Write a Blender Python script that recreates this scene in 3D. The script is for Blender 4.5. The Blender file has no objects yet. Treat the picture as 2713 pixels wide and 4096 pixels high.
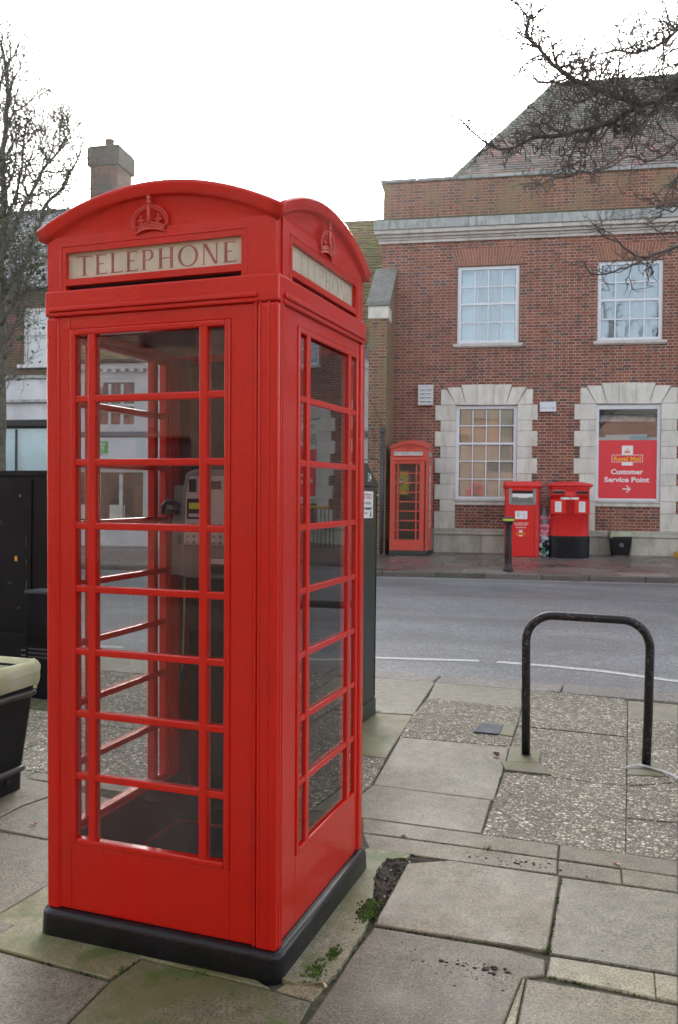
import bpy, bmesh, math, random
from math import sin, cos, pi, radians, sqrt, atan2
from mathutils import Matrix, Vector, Euler, noise
random.seed(7)
sc = bpy.context.scene
COL = sc.collection

# ------------------------------------------------------------------ camera
cam_d = bpy.data.cameras.new('camera'); cam = bpy.data.objects.new('camera', cam_d); COL.objects.link(cam)
RV = Vector((0.94105533, 0.33804294, 0.01190937)); UV_ = Vector((-0.01380683, 0.00320914, 0.99989953)); FV = Vector((-0.33797076, 0.94112522, -0.00768729))
CAMP = Vector((1.97939, -2.51842, 1.51204))
m = Matrix.Identity(4)
for i in range(3):
    m[i][0] = RV[i]; m[i][1] = UV_[i]; m[i][2] = -FV[i]; m[i][3] = CAMP[i]
cam.matrix_world = m
cam_d.sensor_fit = 'VERTICAL'; cam_d.sensor_height = 24.0; cam_d.sensor_width = 24.0; cam_d.lens = 20.301
cam_d.clip_start = 0.05; cam_d.clip_end = 3000
cam_d.dof.use_dof = True; cam_d.dof.focus_distance = 2.9; cam_d.dof.aperture_fstop = 7.0
sc.camera = cam

# ------------------------------------------------------------------ world, sun, exposure
SUNDIR = Vector((-0.2869, 0.9030, 0.3197)).normalized()
w = bpy.data.worlds.new('World'); sc.world = w; w.use_nodes = True
nt = w.node_tree; nt.nodes.clear()
sky = nt.nodes.new('ShaderNodeTexSky'); sky.sky_type = 'NISHITA'; sky.sun_disc = False
sky.sun_elevation = radians(18.6); sky.sun_rotation = radians(-17.6)
sky.air_density = 1.0; sky.dust_density = 4.0; sky.ozone_density = 1.0
bw = nt.nodes.new('ShaderNodeRGBToBW'); mx = nt.nodes.new('ShaderNodeMix'); mx.data_type = 'RGBA'
mx.inputs[0].default_value = 0.76
tint = nt.nodes.new('ShaderNodeMix'); tint.data_type = 'RGBA'; tint.blend_type = 'MULTIPLY'; tint.inputs[0].default_value = 1.0
tint.inputs[7].default_value = (0.98, 0.99, 1.0, 1)
bg = nt.nodes.new('ShaderNodeBackground'); bg.inputs[1].default_value = 0.15
out = nt.nodes.new('ShaderNodeOutputWorld')
nt.links.new(sky.outputs[0], bw.inputs[0]); nt.links.new(sky.outputs[0], mx.inputs[6]); nt.links.new(bw.outputs[0], mx.inputs[7])
nt.links.new(mx.outputs[2], tint.inputs[6]); nt.links.new(tint.outputs[2], bg.inputs[0]); nt.links.new(bg.outputs[0], out.inputs[0])
sd = bpy.data.lights.new('sun', 'SUN'); so = bpy.data.objects.new('sun', sd); COL.objects.link(so)
sd.energy = 1.5; sd.angle = radians(10); sd.color = (1.0, 0.94, 0.86)
so.rotation_euler = SUNDIR.to_track_quat('Z', 'Y').to_euler()
sc.view_settings.view_transform = 'Standard'; sc.view_settings.look = 'None'
sc.view_settings.exposure = 2.28; sc.view_settings.gamma = 1.0
sc.render.engine = 'CYCLES'
sc.cycles.max_bounces = 10; sc.cycles.transparent_max_bounces = 24; sc.cycles.glossy_bounces = 5; sc.cycles.diffuse_bounces = 4

# ------------------------------------------------------------------ materials
MATS = {}
def nmat(name):
    mt = bpy.data.materials.new(name); mt.use_nodes = True
    n = mt.node_tree.nodes; n.clear()
    o = n.new('ShaderNodeOutputMaterial'); b = n.new('ShaderNodeBsdfPrincipled')
    mt.node_tree.links.new(b.outputs[0], o.inputs[0])
    MATS[name] = mt
    return mt, mt.node_tree, n, mt.node_tree.links, b, o
def N(nt, t, **kw):
    x = nt.nodes.new(t)
    for k_, v in kw.items():
        if k_.startswith('i_'):
            key = k_[2:]
            key = int(key) if key.isdigit() else key.replace('_', ' ')
            x.inputs[key].default_value = v
        else: setattr(x, k_, v)
    return x
def c4(c): return (c[0], c[1], c[2], 1)
def mixc(nt, fac, a, b, mode='MIX'):
    x = nt.nodes.new('ShaderNodeMix'); x.data_type = 'RGBA'; x.blend_type = mode
    for sock, v in ((0, fac), (6, a), (7, b)):
        if hasattr(v, 'links') or hasattr(v, 'is_linked'): nt.links.new(v, x.inputs[sock])
        elif sock == 0: x.inputs[0].default_value = v
        else: x.inputs[sock].default_value = c4(v)
    return x.outputs[2]
def ramp(nt, src, stops):
    r = nt.nodes.new('ShaderNodeValToRGB'); nt.links.new(src, r.inputs[0])
    e = r.color_ramp.elements
    while len(e) < len(stops): e.new(0.5)
    for i, (p, c) in enumerate(stops):
        e[i].position = p; e[i].color = c4(c) if not isinstance(c, (int, float)) else (c, c, c, 1)
    return r.outputs[0]
def noi(nt, vec, scale, detail=4, rough=.55, **k):
    x = N(nt, 'ShaderNodeTexNoise'); x.inputs['Scale'].default_value = scale
    x.inputs['Detail'].default_value = detail; x.inputs['Roughness'].default_value = rough
    if vec is not None: nt.links.new(vec, x.inputs['Vector'])
    return x.outputs[0]
def coords(nt, kind='Object', scale=None):
    t = nt.nodes.new('ShaderNodeTexCoord')
    if scale is None: return t.outputs[kind]
    mp = nt.nodes.new('ShaderNodeMapping'); mp.inputs['Scale'].default_value = scale
    nt.links.new(t.outputs[kind], mp.inputs[0]); return mp.outputs[0]
def bump(nt, b, h, strength=.3, dist=.01, prev=None):
    x = nt.nodes.new('ShaderNodeBump'); x.inputs['Strength'].default_value = strength; x.inputs['Distance'].default_value = dist
    nt.links.new(h, x.inputs['Height'])
    if prev is not None: nt.links.new(prev, x.inputs['Normal'])
    nt.links.new(x.outputs[0], b.inputs['Normal']); return x.outputs[0]
def attr_col(nt):
    a = nt.nodes.new('ShaderNodeAttribute'); a.attribute_name = 'Col'; return a.outputs['Color']

def simple(name, col, rough=.5, metal=0, var=.12, nscale=6, bs=.15, bsc=60, coat=0, spec=.5, emis=None):
    mt, nt, n, l, b, o = nmat(name)
    v = coords(nt); f = noi(nt, v, nscale)
    dark = tuple(c * (1 - var * 1.6) for c in col); lite = tuple(min(1, c * (1 + var)) for c in col)
    c = ramp(nt, f, [(.3, dark), (.7, lite)])
    l.new(c, b.inputs['Base Color']); b.inputs['Roughness'].default_value = rough; b.inputs['Metallic'].default_value = metal
    b.inputs['Specular IOR Level'].default_value = spec
    if coat: b.inputs['Coat Weight'].default_value = coat; b.inputs['Coat Roughness'].default_value = .15
    if bs: bump(nt, b, noi(nt, v, bsc, 3), bs, .004)
    if emis:
        b.inputs['Emission Color'].default_value = c4(emis[0]); b.inputs['Emission Strength'].default_value = emis[1]
    return mt

def paint(name, base, rough, fade, dirt, bs=.25, spec=.38):
    "thick brushed gloss paint on cast iron: orange peel, chips, faint grime"
    mt, nt, n, l, b, o = nmat(name)
    v = coords(nt)
    f1 = noi(nt, v, 2.2, 5, .6); f2 = noi(nt, v, 28, 4, .6)
    c = mixc(nt, ramp(nt, f1, [(.35, 0), (.75, 1)]), base, fade)
    c = mixc(nt, ramp(nt, f2, [(.60, 0), (.80, .22)]), c, dirt)
    vor = N(nt, 'ShaderNodeTexVoronoi'); vor.inputs['Scale'].default_value = 90; l.new(v, vor.inputs['Vector'])
    spk = ramp(nt, vor.outputs['Distance'], [(.05, 1), (.075, 0)])
    gate = ramp(nt, noi(nt, v, 9, 2), [(.6, 0), (.66, 1)])
    mm = N(nt, 'ShaderNodeMath', operation='MULTIPLY'); l.new(spk, mm.inputs[0]); l.new(gate, mm.inputs[1])
    c = mixc(nt, mm.outputs[0], c, tuple(min(1, x * 1.0 + .16) for x in base))
    sv = noi(nt, coords(nt, 'Object', (9, 9, .9)), 3, 5, .7)
    c = mixc(nt, ramp(nt, sv, [(.56, 0), (.75, .35)]), c, tuple(x * .62 for x in dirt))
    l.new(c, b.inputs['Base Color'])
    l.new(ramp(nt, f1, [(.3, rough), (.8, rough + .12)]), b.inputs['Roughness'])
    b.inputs['Coat Weight'].default_value = .35; b.inputs['Coat Roughness'].default_value = .10; b.inputs['Specular IOR Level'].default_value = spec
    p = bump(nt, b, noi(nt, v, 120, 2, .5), bs, .0022)
    bump(nt, b, noi(nt, v, 18, 3, .5), bs * .6, .004, p)
    return mt
paint('kiosk_red', (.66, .0115, .004), .16, (.58, .016, .007), (.46, .022, .012), .6, .32)
paint('crown_paint', (.66, .06, .04), .3, (.60, .12, .08), (.6, .2, .14))
paint('kiosk_red_faded', (.60, .060, .035), .42, (.54, .085, .055), (.30, .05, .035), .15)
paint('post_red', (.74, .016, .014), .28, (.66, .022, .018), (.5, .03, .03), .08)
paint('plinth_black', (.004, .0045, .006), .34, (.007, .008, .010), (.03, .027, .024), .8, .28)
simple('black_gloss', (.006, .008, .012), .3, var=.2, coat=.2)
simple('cabinet_black', (.004, .006, .011), .34, var=.5, nscale=3, bs=.1, spec=.25)
simple('bin_black', (.006, .006, .007), .45, var=.4, bs=.25, bsc=90, spec=.3)
simple('rib_grey', (.055, .046, .042), .45, var=.2)
simple('cabinet_green', (.015, .026, .017), .35, var=.10, nscale=3, bs=.08)
simple('green_dark', (.015, .022, .015), .5)
simple('steel', (.34, .33, .31), .38, .6, var=.08)
simple('interior_maroon_shade', (.085, .006, .009), .55)  # kiosk red darkened to carry the shade inside
simple('phone_grey', (.19, .18, .172), .5, var=.1)
simple('phone_face', (.52, .48, .46), .38, .0, var=.05)
simple('phone_dark', (.006, .006, .008), .35)
simple('interior_grey', (.20, .19, .18), .6)
simple('back_panel', (.006, .006, .007), .42, var=.2)
simple('white_pvc', (.72, .75, .79), .35, var=.03, bs=.03)
simple('white_board', (.70, .73, .76), .45, var=.04)
simple('white_render', (.62, .63, .64), .8, var=.10, nscale=1.6, bs=.2)
simple('white_label', (.80, .80, .79), .5, var=.02, bs=0)
simple('ink_black', (.02, .02, .022), .6, var=0, bs=0)
simple('ink_red', (.33, .010, .012), .6, var=0, bs=0)
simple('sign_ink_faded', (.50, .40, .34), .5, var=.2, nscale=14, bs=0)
simple('sign_ink', (.36, .12, .10), .5, var=.25, nscale=14, bs=0)
simple('sign_ivory', (.62, .57, .44), .30, var=.10, nscale=7, bs=.03, coat=.3)
simple('sign_white', (.62, .63, .62), .4, var=.05, bs=0)
simple('logo_yellow', (.85, .42, .02), .45, var=0, bs=0)
simple('brand_red', (.74, .035, .045), .45, var=.02, bs=0)
simple('yellow_box', (.62, .60, .02), .4, var=.05, bs=0)
simple('hivis_yellow', (.62, .68, .03), .45, var=.08)
simple('green_sign', (.01, .16, .06), .5, var=0, bs=0)
simple('shop_green', (.08, .42, .09), .5, var=0, bs=0)
simple('lead_grey', (.14, .16, .19), .55)
simple('pipe_grey', (.16, .17, .19), .45)
simple('pipe_dark', (.055, .06, .068), .5)
simple('dark_void', (.012, .012, .014), .8, var=0, bs=0)
simple('curtain_red', (.18, .035, .045), .9)
simple('curtain_white', (.20, .24, .26), .9, var=.06, nscale=3)
simple('blind_tan', (.40, .36, .27), .9, var=.12, nscale=2)
simple('blind_orange', (.50, .35, .21), .9, var=.12, nscale=2)
simple('joint_fill', (.070, .066, .040), .95, var=.45, nscale=20, bs=1, bsc=90)
simple('soil', (.050, .040, .030), .95, var=.4, nscale=25, bs=1, bsc=70)
simple('moss', (.07, .13, .015), .95, var=.4, nscale=30, bs=1, bsc=160)
simple('moss_dull', (.10, .10, .04), .95, var=.4, nscale=30, bs=1, bsc=120)
simple('rubber_lid', (.20, .30, .26), .5)
simple('cloth_pink', (.58, .19, .24), .45, var=.25, nscale=9)
simple('cloth_grey', (.16, .18, .21), .5, var=.3, nscale=9)
simple('cloth_silver', (.45, .45, .50), .35, var=.4, nscale=14)
simple('cig', (.75, .68, .55), .8); simple('cig_tip', (.62, .25, .09), .8)
simple('leaf_brown', (.17, .085, .03), .8)
simple('aluminium', (.48, .50, .53), .42, .3)
simple('signal_black', (.010, .010, .011), .55)
simple('shop_blue', (.36, .50, .54), .4, var=.08, nscale=2)
simple('pale_frame', (.6, .6, .58), .5)
simple('door_grey', (.04, .042, .045), .5)
simple('galv', (.30, .32, .33), .5, .5, var=.25)
simple('clear_strip', (.45, .45, .43), .25)
simple('green_lens', (.0, .12, .05), .2, emis=((0, .6, .3), .25))
simple('red_lens', (.10, .005, .004), .2); simple('amber_lens', (.10, .04, .0), .2)

def glass(name, dirt=.05, dcol=(.35, .33, .31), refl=1.0, tint=(.93, .95, .94), gcol=(1, 1, 1)):
    mt = bpy.data.materials.new(name); mt.use_nodes = True; nt = mt.node_tree; nt.nodes.clear(); l = nt.links
    o = nt.nodes.new('ShaderNodeOutputMaterial')
    tr = N(nt, 'ShaderNodeBsdfTransparent'); tr.inputs[0].default_value = c4(tint)
    gl = N(nt, 'ShaderNodeBsdfGlossy'); gl.inputs['Roughness'].default_value = .015; gl.inputs[0].default_value = c4(gcol)
    ge = N(nt, 'ShaderNodeNewGeometry'); dt = N(nt, 'ShaderNodeVectorMath', operation='DOT_PRODUCT'); l.new(ge.outputs['Incoming'], dt.inputs[0]); l.new(ge.outputs['Normal'], dt.inputs[1])
    def M(op, a, b_=None):
        x = N(nt, 'ShaderNodeMath', operation=op)
        for i_, q_ in enumerate((a, b_)):
            if q_ is None: continue
            if isinstance(q_, (int, float)): x.inputs[i_].default_value = q_
            else: l.new(q_, x.inputs[i_])
        return x.outputs[0]
    sch = M('ADD', M('MULTIPLY', M('POWER', M('SUBTRACT', 1.0, M('ABSOLUTE', dt.outputs['Value'])), 5.0), .93), .07)
    mu = N(nt, 'ShaderNodeMath', operation='MULTIPLY'); l.new(sch, mu.inputs[0]); mu.inputs[1].default_value = refl; mu.use_clamp = True
    m1 = N(nt, 'ShaderNodeMixShader'); l.new(mu.outputs[0], m1.inputs[0]); l.new(tr.outputs[0], m1.inputs[1]); l.new(gl.outputs[0], m1.inputs[2])
    df = N(nt, 'ShaderNodeBsdfDiffuse'); df.inputs[0].default_value = c4(dcol)
    v = coords(nt); f = noi(nt, v, 3.5, 6, .65)
    r = ramp(nt, f, [(.35, dirt * .35), (.75, dirt * 2.2)])
    m2 = N(nt, 'ShaderNodeMixShader'); l.new(r, m2.inputs[0]); l.new(m1.outputs[0], m2.inputs[1]); l.new(df.outputs[0], m2.inputs[2])
    l.new(m2.outputs[0], o.inputs[0])
    bp = N(nt, 'ShaderNodeBump'); bp.inputs['Strength'].default_value = .12; bp.inputs['Distance'].default_value = .004
    l.new(noi(nt, v, 2.0, 2), bp.inputs['Height']); l.new(bp.outputs[0], gl.inputs['Normal'])
    MATS[name] = mt
glass('kiosk_glass', .035, (.30, .29, .28), refl=1.45, tint=(.84, .85, .85))
glass('kiosk_glass_front', .02, (.26, .24, .23), refl=.75, tint=(.80, .80, .80))
glass('kiosk_glass_dirty', .13, (.22, .20, .21), refl=.8, tint=(.84, .85, .85))
glass('window_glass', .02, refl=2.6)
glass('window_glass_sky', .02, (.4, .45, .5), refl=2.3, gcol=(.78, .90, 1.0))
glass('shop_glass', .03, refl=1.5)

def brick(name, c1, c2, c3, mortar, moss=None, darkpatch=.5, rowh=.075, bw_=.225):
    mt, nt, n, l, b, o = nmat(name)
    uv = nt.nodes.new('ShaderNodeUVMap').outputs[0]
    wn = noi(nt, uv, 3.0, 2)
    def M(op, a, b_=None, cl=False):
        x = N(nt, 'ShaderNodeMath', operation=op); x.use_clamp = cl
        for i_, q_ in enumerate((a, b_)):
            if q_ is None: continue
            if isinstance(q_, (int, float)): x.inputs[i_].default_value = q_
            else: l.new(q_, x.inputs[i_])
        return x.outputs[0]
    # Flemish bond: stretcher + header in every course
    sx = N(nt, 'ShaderNodeSeparateXYZ'); l.new(uv, sx.inputs[0]); U_, V_ = sx.outputs[0], sx.outputs[1]
    U_ = M('ADD', U_, 50.0); V_ = M('ADD', V_, 30.0)
    vr = M('DIVIDE', V_, rowh); row = M('FLOOR', vr); fv = M('FRACT', vr)
    per = bw_ * 1.5; ux = M('DIVIDE', M('ADD', U_, M('MULTIPLY', M('MODULO', row, 2.0), per / 2)), per); cell = M('FLOOR', ux); fu = M('FRACT', ux)
    hd = M('GREATER_THAN', fu, .655); idn = M('ADD', M('MULTIPLY', cell, 2.0), hd)
    dv_ = M('MULTIPLY', M('MINIMUM', M('MINIMUM', fu, M('SUBTRACT', 1.0, fu)), M('ABSOLUTE', M('SUBTRACT', fu, .655))), per)
    dh_ = M('MULTIPLY', M('MINIMUM', fv, M('SUBTRACT', 1.0, fv)), rowh)
    dm = M('MINIMUM', dv_, dh_)
    mask = M('SUBTRACT', 1.0, M('DIVIDE', M('SUBTRACT', dm, .0035), .003, True), True)
    cb = N(nt, 'ShaderNodeCombineXYZ'); l.new(idn, cb.inputs[0]); l.new(row, cb.inputs[1])
    wn_ = N(nt, 'ShaderNodeTexWhiteNoise'); wn_.noise_dimensions = '2D'; l.new(cb.outputs[0], wn_.inputs['Vector'])
    bc = ramp(nt, wn_.outputs['Value'], [(.0, c3), (.14, c3), (.2, c1), (.55, c2), (.8, c1), (1.0, tuple(x * .6 for x in c1))])
    big = noi(nt, uv, .55, 5, .6)
    bc = mixc(nt, ramp(nt, big, [(.35, 0), (.7, darkpatch)]), bc, tuple(x * .55 for x in c1))
    mpv = N(nt, 'ShaderNodeMapping'); mpv.inputs['Scale'].default_value = (2.2, .35, 1); l.new(uv, mpv.inputs[0])
    bc = mixc(nt, ramp(nt, noi(nt, mpv.outputs[0], 1.0, 5, .65), [(.50, 0), (.68, .45)]), bc, tuple(x * .45 + .02 for x in c1))
    fine = noi(nt, uv, 40, 4)
    bc = mixc(nt, .35, bc, ramp(nt, fine, [(.3, .25), (.7, 1.0)]), 'MULTIPLY')
    mo = mixc(nt, ramp(nt, noi(nt, uv, 2.2, 5, .7), [(.4, 0), (.65, .8)]), mortar, tuple(x * .42 for x in mortar))
    col = mixc(nt, mask, bc, mo)
    if moss:
        mk = ramp(nt, noi(nt, uv, 1.1, 6, .65), [(.47, 0), (.6, moss[1])])
        col = mixc(nt, mk, col, moss[0])
    l.new(col, b.inputs['Base Color']); b.inputs['Roughness'].default_value = .88
    inv = M('SUBTRACT', 1.0, mask)
    p = bump(nt, b, inv, .7, .008)
    bump(nt, b, fine, .3, .005, p)
    return mt
RB1 = (.31, .098, .062); RB2 = (.38, .130, .078); RB3 = (.15, .075, .068)
brick('brick_wall', RB1, RB2, RB3, (.62, .55, .46))
brick('brick_parapet', (.29, .105, .065), (.35, .14, .08), (.15, .08, .065), (.55, .48, .38), ((.26, .20, .11), .7))
brick('brick_mossy', (.30, .12, .07), (.33, .16, .09), (.15, .09, .06), (.50, .46, .34), ((.23, .20, .10), .85))
brick('brick_old', (.16, .06, .045), (.20, .08, .055), (.08, .045, .04), (.30, .27, .22), ((.10, .11, .05), .5))
brick('brick_sooty', (.16, .05, .03), (.20, .065, .038), (.07, .04, .03), (.20, .16, .12), ((.06, .06, .035), .6))
brick('brick_sooty_dark', (.06, .045, .03), (.08, .055, .035), (.04, .035, .025), (.10, .09, .07), ((.05, .055, .03), .7))
brick('brick_behind', (.20, .09, .06), (.24, .12, .08), (.1, .06, .05), (.3, .28, .24))
mt, nt, n, l, b, o = nmat('brick_arch')
f = noi(nt, coords(nt, 'Object'), 30, 3); c = mixc(nt, .4, attr_col(nt), ramp(nt, f, [(.3, .3), (.7, 1)]), 'MULTIPLY')
l.new(c, b.inputs['Base Color']); b.inputs['Roughness'].default_value = .85
simple('mortar_line', (.40, .34, .27), .9)

def stone(name, base, stain, amt, green=None, rough=.8, sc_=1.3, bs=.3):
    mt, nt, n, l, b, o = nmat(name)
    v = coords(nt); sv = coords(nt, 'Object', (1.6, 1.6, .35))
    f = noi(nt, v, 5, 6, .6); st = noi(nt, sv, sc_ * 2, 6, .7)
    c = mixc(nt, ramp(nt, f, [(.3, 0), (.75, 1)]), base, tuple(x * .86 for x in base))
    c = mixc(nt, ramp(nt, st, [(.48, 0), (.68, amt)]), c, stain)
    if green: c = mixc(nt, ramp(nt, noi(nt, v, 1.7, 5, .7), [(.5, 0), (.66, green[1])]), c, green[0])
    c = mixc(nt, 1, c, attr_col(nt), 'MULTIPLY')
    l.new(c, b.inputs['Base Color']); b.inputs['Roughness'].default_value = rough
    p = bump(nt, b, noi(nt, v, 70, 4, .6), bs, .004); bump(nt, b, noi(nt, v, 9, 4), bs, .01, p)
    return mt
stone('stone_white', (.74, .71, .64), (.42, .39, .33), .65)
stone('stone_cornice', (.62, .58, .54), (.34, .32, .30), .6)
stone('stone_stained', (.44, .46, .45), (.13, .145, .14), .85, ((.14, .15, .09), .5), sc_=2.2)
stone('stone_plinth', (.56, .54, .46), (.22, .21, .16), .6, ((.22, .22, .11), .35))
stone('stone_coping', (.24, .23, .21), (.09, .09, .08), .8, ((.12, .13, .06), .6), sc_=4)

def slabmat(name, bs=.35):
    "concrete flagstone; each slab's own tint comes from its vertex colour"
    mt, nt, n, l, b, o = nmat(name)
    v = coords(nt)
    f = noi(nt, v, 2.6, 7, .62); g = noi(nt, v, 120, 3, .6); h = noi(nt, v, 14, 5, .6)
    c = mixc(nt, 1, attr_col(nt), ramp(nt, f, [(.3, .70), (.72, 1.18)]), 'MULTIPLY')
    c = mixc(nt, .7, c, ramp(nt, h, [(.3, .55), (.65, 1.15)]), 'MULTIPLY')
    c = mixc(nt, ramp(nt, noi(nt, v, 1.3, 4, .7), [(.52, 0), (.66, .30)]), c, (.11, .10, .08))
    c = mixc(nt, .85, c, ramp(nt, g, [(.36, .40), (.58, 1.2)]), 'MULTIPLY')
    vo = N(nt, 'ShaderNodeTexVoronoi'); vo.inputs['Scale'].default_value = 75; l.new(v, vo.inputs['Vector'])
    spk = ramp(nt, vo.outputs['Distance'], [(.13, .55), (.2, 0)])
    sep = N(nt, 'ShaderNodeSeparateColor'); l.new(vo.outputs['Color'], sep.inputs[0])
    gate = ramp(nt, sep.outputs[0], [(.62, 0), (.66, 1)])
    mm = N(nt, 'ShaderNodeMath', operation='MULTIPLY'); l.new(spk, mm.inputs[0]); l.new(gate, mm.inputs[1])
    c = mixc(nt, mm.outputs[0], c, (.52, .50, .45))
    v2 = N(nt, 'ShaderNodeTexVoronoi'); v2.inputs['Scale'].default_value = 9; l.new(v, v2.inputs['Vector'])
    dk = ramp(nt, v2.outputs['Distance'], [(.035, .8), (.06, 0)])
    c = mixc(nt, dk, c, (.05, .045, .04))
    l.new(c, b.inputs['Base Color'])
    l.new(ramp(nt, f, [(.3, .40), (.7, .72)]), b.inputs['Roughness'])
    p = bump(nt, b, g, bs, .0025); bump(nt, b, h, bs, .006, p)
    return mt
slabmat('flagstone')
def slabmossy(name):
    mt = slabmat(name); nt = mt.node_tree; l = nt.links
    b = [x for x in nt.nodes if x.type == 'BSDF_PRINCIPLED'][0]
    src = b.inputs['Base Color'].links[0].from_socket
    v = coords(nt)
    c = mixc(nt, ramp(nt, noi(nt, v, 2.4, 6, .6), [(.38, 0), (.62, .8)]), src, (.13, .125, .035))
    c = mixc(nt, ramp(nt, noi(nt, v, 5.5, 5, .6), [(.55, 0), (.66, .8)]), c, (.075, .115, .02))
    l.new(c, b.inputs['Base Color'])
slabmossy('flagstone_mossy')

# exposed-aggregate paving
mt, nt, n, l, b, o = nmat('aggregate')
v = coords(nt)
ds = N(nt, 'ShaderNodeTexNoise'); ds.inputs['Scale'].default_value = 40; l.new(v, ds.inputs['Vector'])
va = N(nt, 'ShaderNodeVectorMath', operation='MULTIPLY_ADD'); l.new(ds.outputs['Color'], va.inputs[0]); va.inputs[1].default_value = (.012, .012, .012); l.new(v, va.inputs[2])
vo = N(nt, 'ShaderNodeTexVoronoi'); vo.inputs['Scale'].default_value = 50; vo.feature = 'F1'; l.new(va.outputs[0], vo.inputs['Vector'])
vb = N(nt, 'ShaderNodeTexVoronoi'); vb.inputs['Scale'].default_value = 50; vb.feature = 'DISTANCE_TO_EDGE'; l.new(va.outputs[0], vb.inputs['Vector'])
sep = N(nt, 'ShaderNodeSeparateColor'); l.new(vo.outputs['Color'], sep.inputs[0])
stc = ramp(nt, sep.outputs[0], [(0, (.11, .10, .09)), (.2, (.40, .34, .25)), (.45, (.26, .235, .19)), (.62, (.66, .59, .46)), (.8, (.34, .27, .18)), (.93, (.76, .70, .58))])
sz = N(nt, 'ShaderNodeMath', operation='MULTIPLY'); l.new(sep.outputs[1], sz.inputs[0]); sz.inputs[1].default_value = .14
su = N(nt, 'ShaderNodeMath', operation='SUBTRACT'); l.new(vb.outputs['Distance'], su.inputs[0]); l.new(sz.outputs[0], su.inputs[1])
msk = ramp(nt, su.outputs[0], [(.02, 0), (.07, 1)])
c = mixc(nt, msk, (.12, .105, .080), stc)
c = mixc(nt, .5, c, ramp(nt, noi(nt, v, 2.0, 5, .6), [(.3, .6), (.7, 1.2)]), 'MULTIPLY')
c = mixc(nt, 1, c, attr_col(nt), 'MULTIPLY')
l.new(c, b.inputs['Base Color']); b.inputs['Roughness'].default_value = .72
hh = ramp(nt, su.outputs[0], [(0, 0), (.25, 1)])
p = bump(nt, b, hh, 1.0, .006)

# asphalt
mt, nt, n, l, b, o = nmat('asphalt')
v = coords(nt)
vo = N(nt, 'ShaderNodeTexVoronoi'); vo.inputs['Scale'].default_value = 75; l.new(v, vo.inputs['Vector'])
sep = N(nt, 'ShaderNodeSeparateColor'); l.new(vo.outputs['Color'], sep.inputs[0])
c = ramp(nt, sep.outputs[0], [(0, (.09, .095, .10)), (.5, (.19, .198, .205)), (.82, (.27, .28, .285)), (1, (.46, .46, .46))])
c = mixc(nt, .6, c, ramp(nt, noi(nt, v, .7, 6, .6), [(.3, .72), (.7, 1.15)]), 'MULTIPLY')
c = mixc(nt, .6, c, ramp(nt, noi(nt, coords(nt, 'Object', (.12, 1.2, 1)), 1.0, 4, .6), [(.35, .75), (.65, 1.1)]), 'MULTIPLY')
c = mixc(nt, ramp(nt, noi(nt, coords(nt, 'Object', (.35, 1.0, 1)), .55, 5, .65), [(.42, 0), (.62, .55)]), c, (.10, .10, .105))
l.new(c, b.inputs['Base Color']); l.new(ramp(nt, noi(nt, v, .5, 4), [(.35, .32), (.65, .58)]), b.inputs['Roughness'])
b.inputs['Specular IOR Level'].default_value = .4
bump(nt, b, vo.outputs['Distance'], .8, .006)

# wet far pavement
mt, nt, n, l, b, o = nmat('wet_pavement')
v = coords(nt)
f = noi(nt, v, .9, 6, .6)
c = mixc(nt, 1, attr_col(nt), ramp(nt, f, [(.3, .65), (.7, 1.2)]), 'MULTIPLY')
c = mixc(nt, .5, c, ramp(nt, noi(nt, v, 50, 3), [(.3, .6), (.7, 1.1)]), 'MULTIPLY')
l.new(c, b.inputs['Base Color']); l.new(ramp(nt, f, [(.35, .22), (.7, .55)]), b.inputs['Roughness'])
bump(nt, b, noi(nt, v, 45, 4), .25, .004)

mt, nt, n, l, b, o = nmat('granite_kerb')
v = coords(nt)
c = mixc(nt, ramp(nt, noi(nt, v, 45, 4, .7), [(.35, 0), (.62, 1)]), (.12, .105, .095), (.30, .275, .25))
c = mixc(nt, .6, c, ramp(nt, noi(nt, v, 2, 5), [(.3, .6), (.7, 1.15)]), 'MULTIPLY')
c = mixc(nt, 1, c, attr_col(nt), 'MULTIPLY')
l.new(c, b.inputs['Base Color']); b.inputs['Roughness'].default_value = .6
bump(nt, b, noi(nt, v, 30, 5, .7), .6, .01)

mt, nt, n, l, b, o = nmat('road_paint')
v = coords(nt)
c = mixc(nt, ramp(nt, noi(nt, v, 35, 5, .7), [(.5, 0), (.68, .85)]), (.56, .55, .50), (.15, .16, .165))
l.new(c, b.inputs['Base Color']); b.inputs['Roughness'].default_value = .7
mt, nt, n, l, b, o = nmat('road_paint_worn')
v = coords(nt)
c = mixc(nt, ramp(nt, noi(nt, v, 8, 6, .75), [(.40, 0), (.56, .92)]), (.36, .30, .25), (.12, .135, .15))
l.new(c, b.inputs['Base Color']); b.inputs['Roughness'].default_value = .7

# roof tiles: per-tile tint + moss
def tilemat(name, mossc, amt, rough=.7):
    mt, nt, n, l, b, o = nmat(name)
    v = coords(nt)
    c = mixc(nt, .5, attr_col(nt), ramp(nt, noi(nt, v, 14, 4), [(.3, .5), (.7, 1.1)]), 'MULTIPLY')
    c = mixc(nt, ramp(nt, noi(nt, v, 1.1, 7, .7), [(.42, 0), (.62, amt)]), c, mossc)
    l.new(c, b.inputs['Base Color']); b.inputs['Roughness'].default_value = rough
    bump(nt, b, noi(nt, v, 35, 4), .4, .01)
tilemat('tile_roof', (.10, .12, .08), .7, .34)
tilemat('tile_mossy', (.16, .20, .06), .9)
tilemat('tile_slate', (.10, .105, .09), .35, .35)

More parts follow.
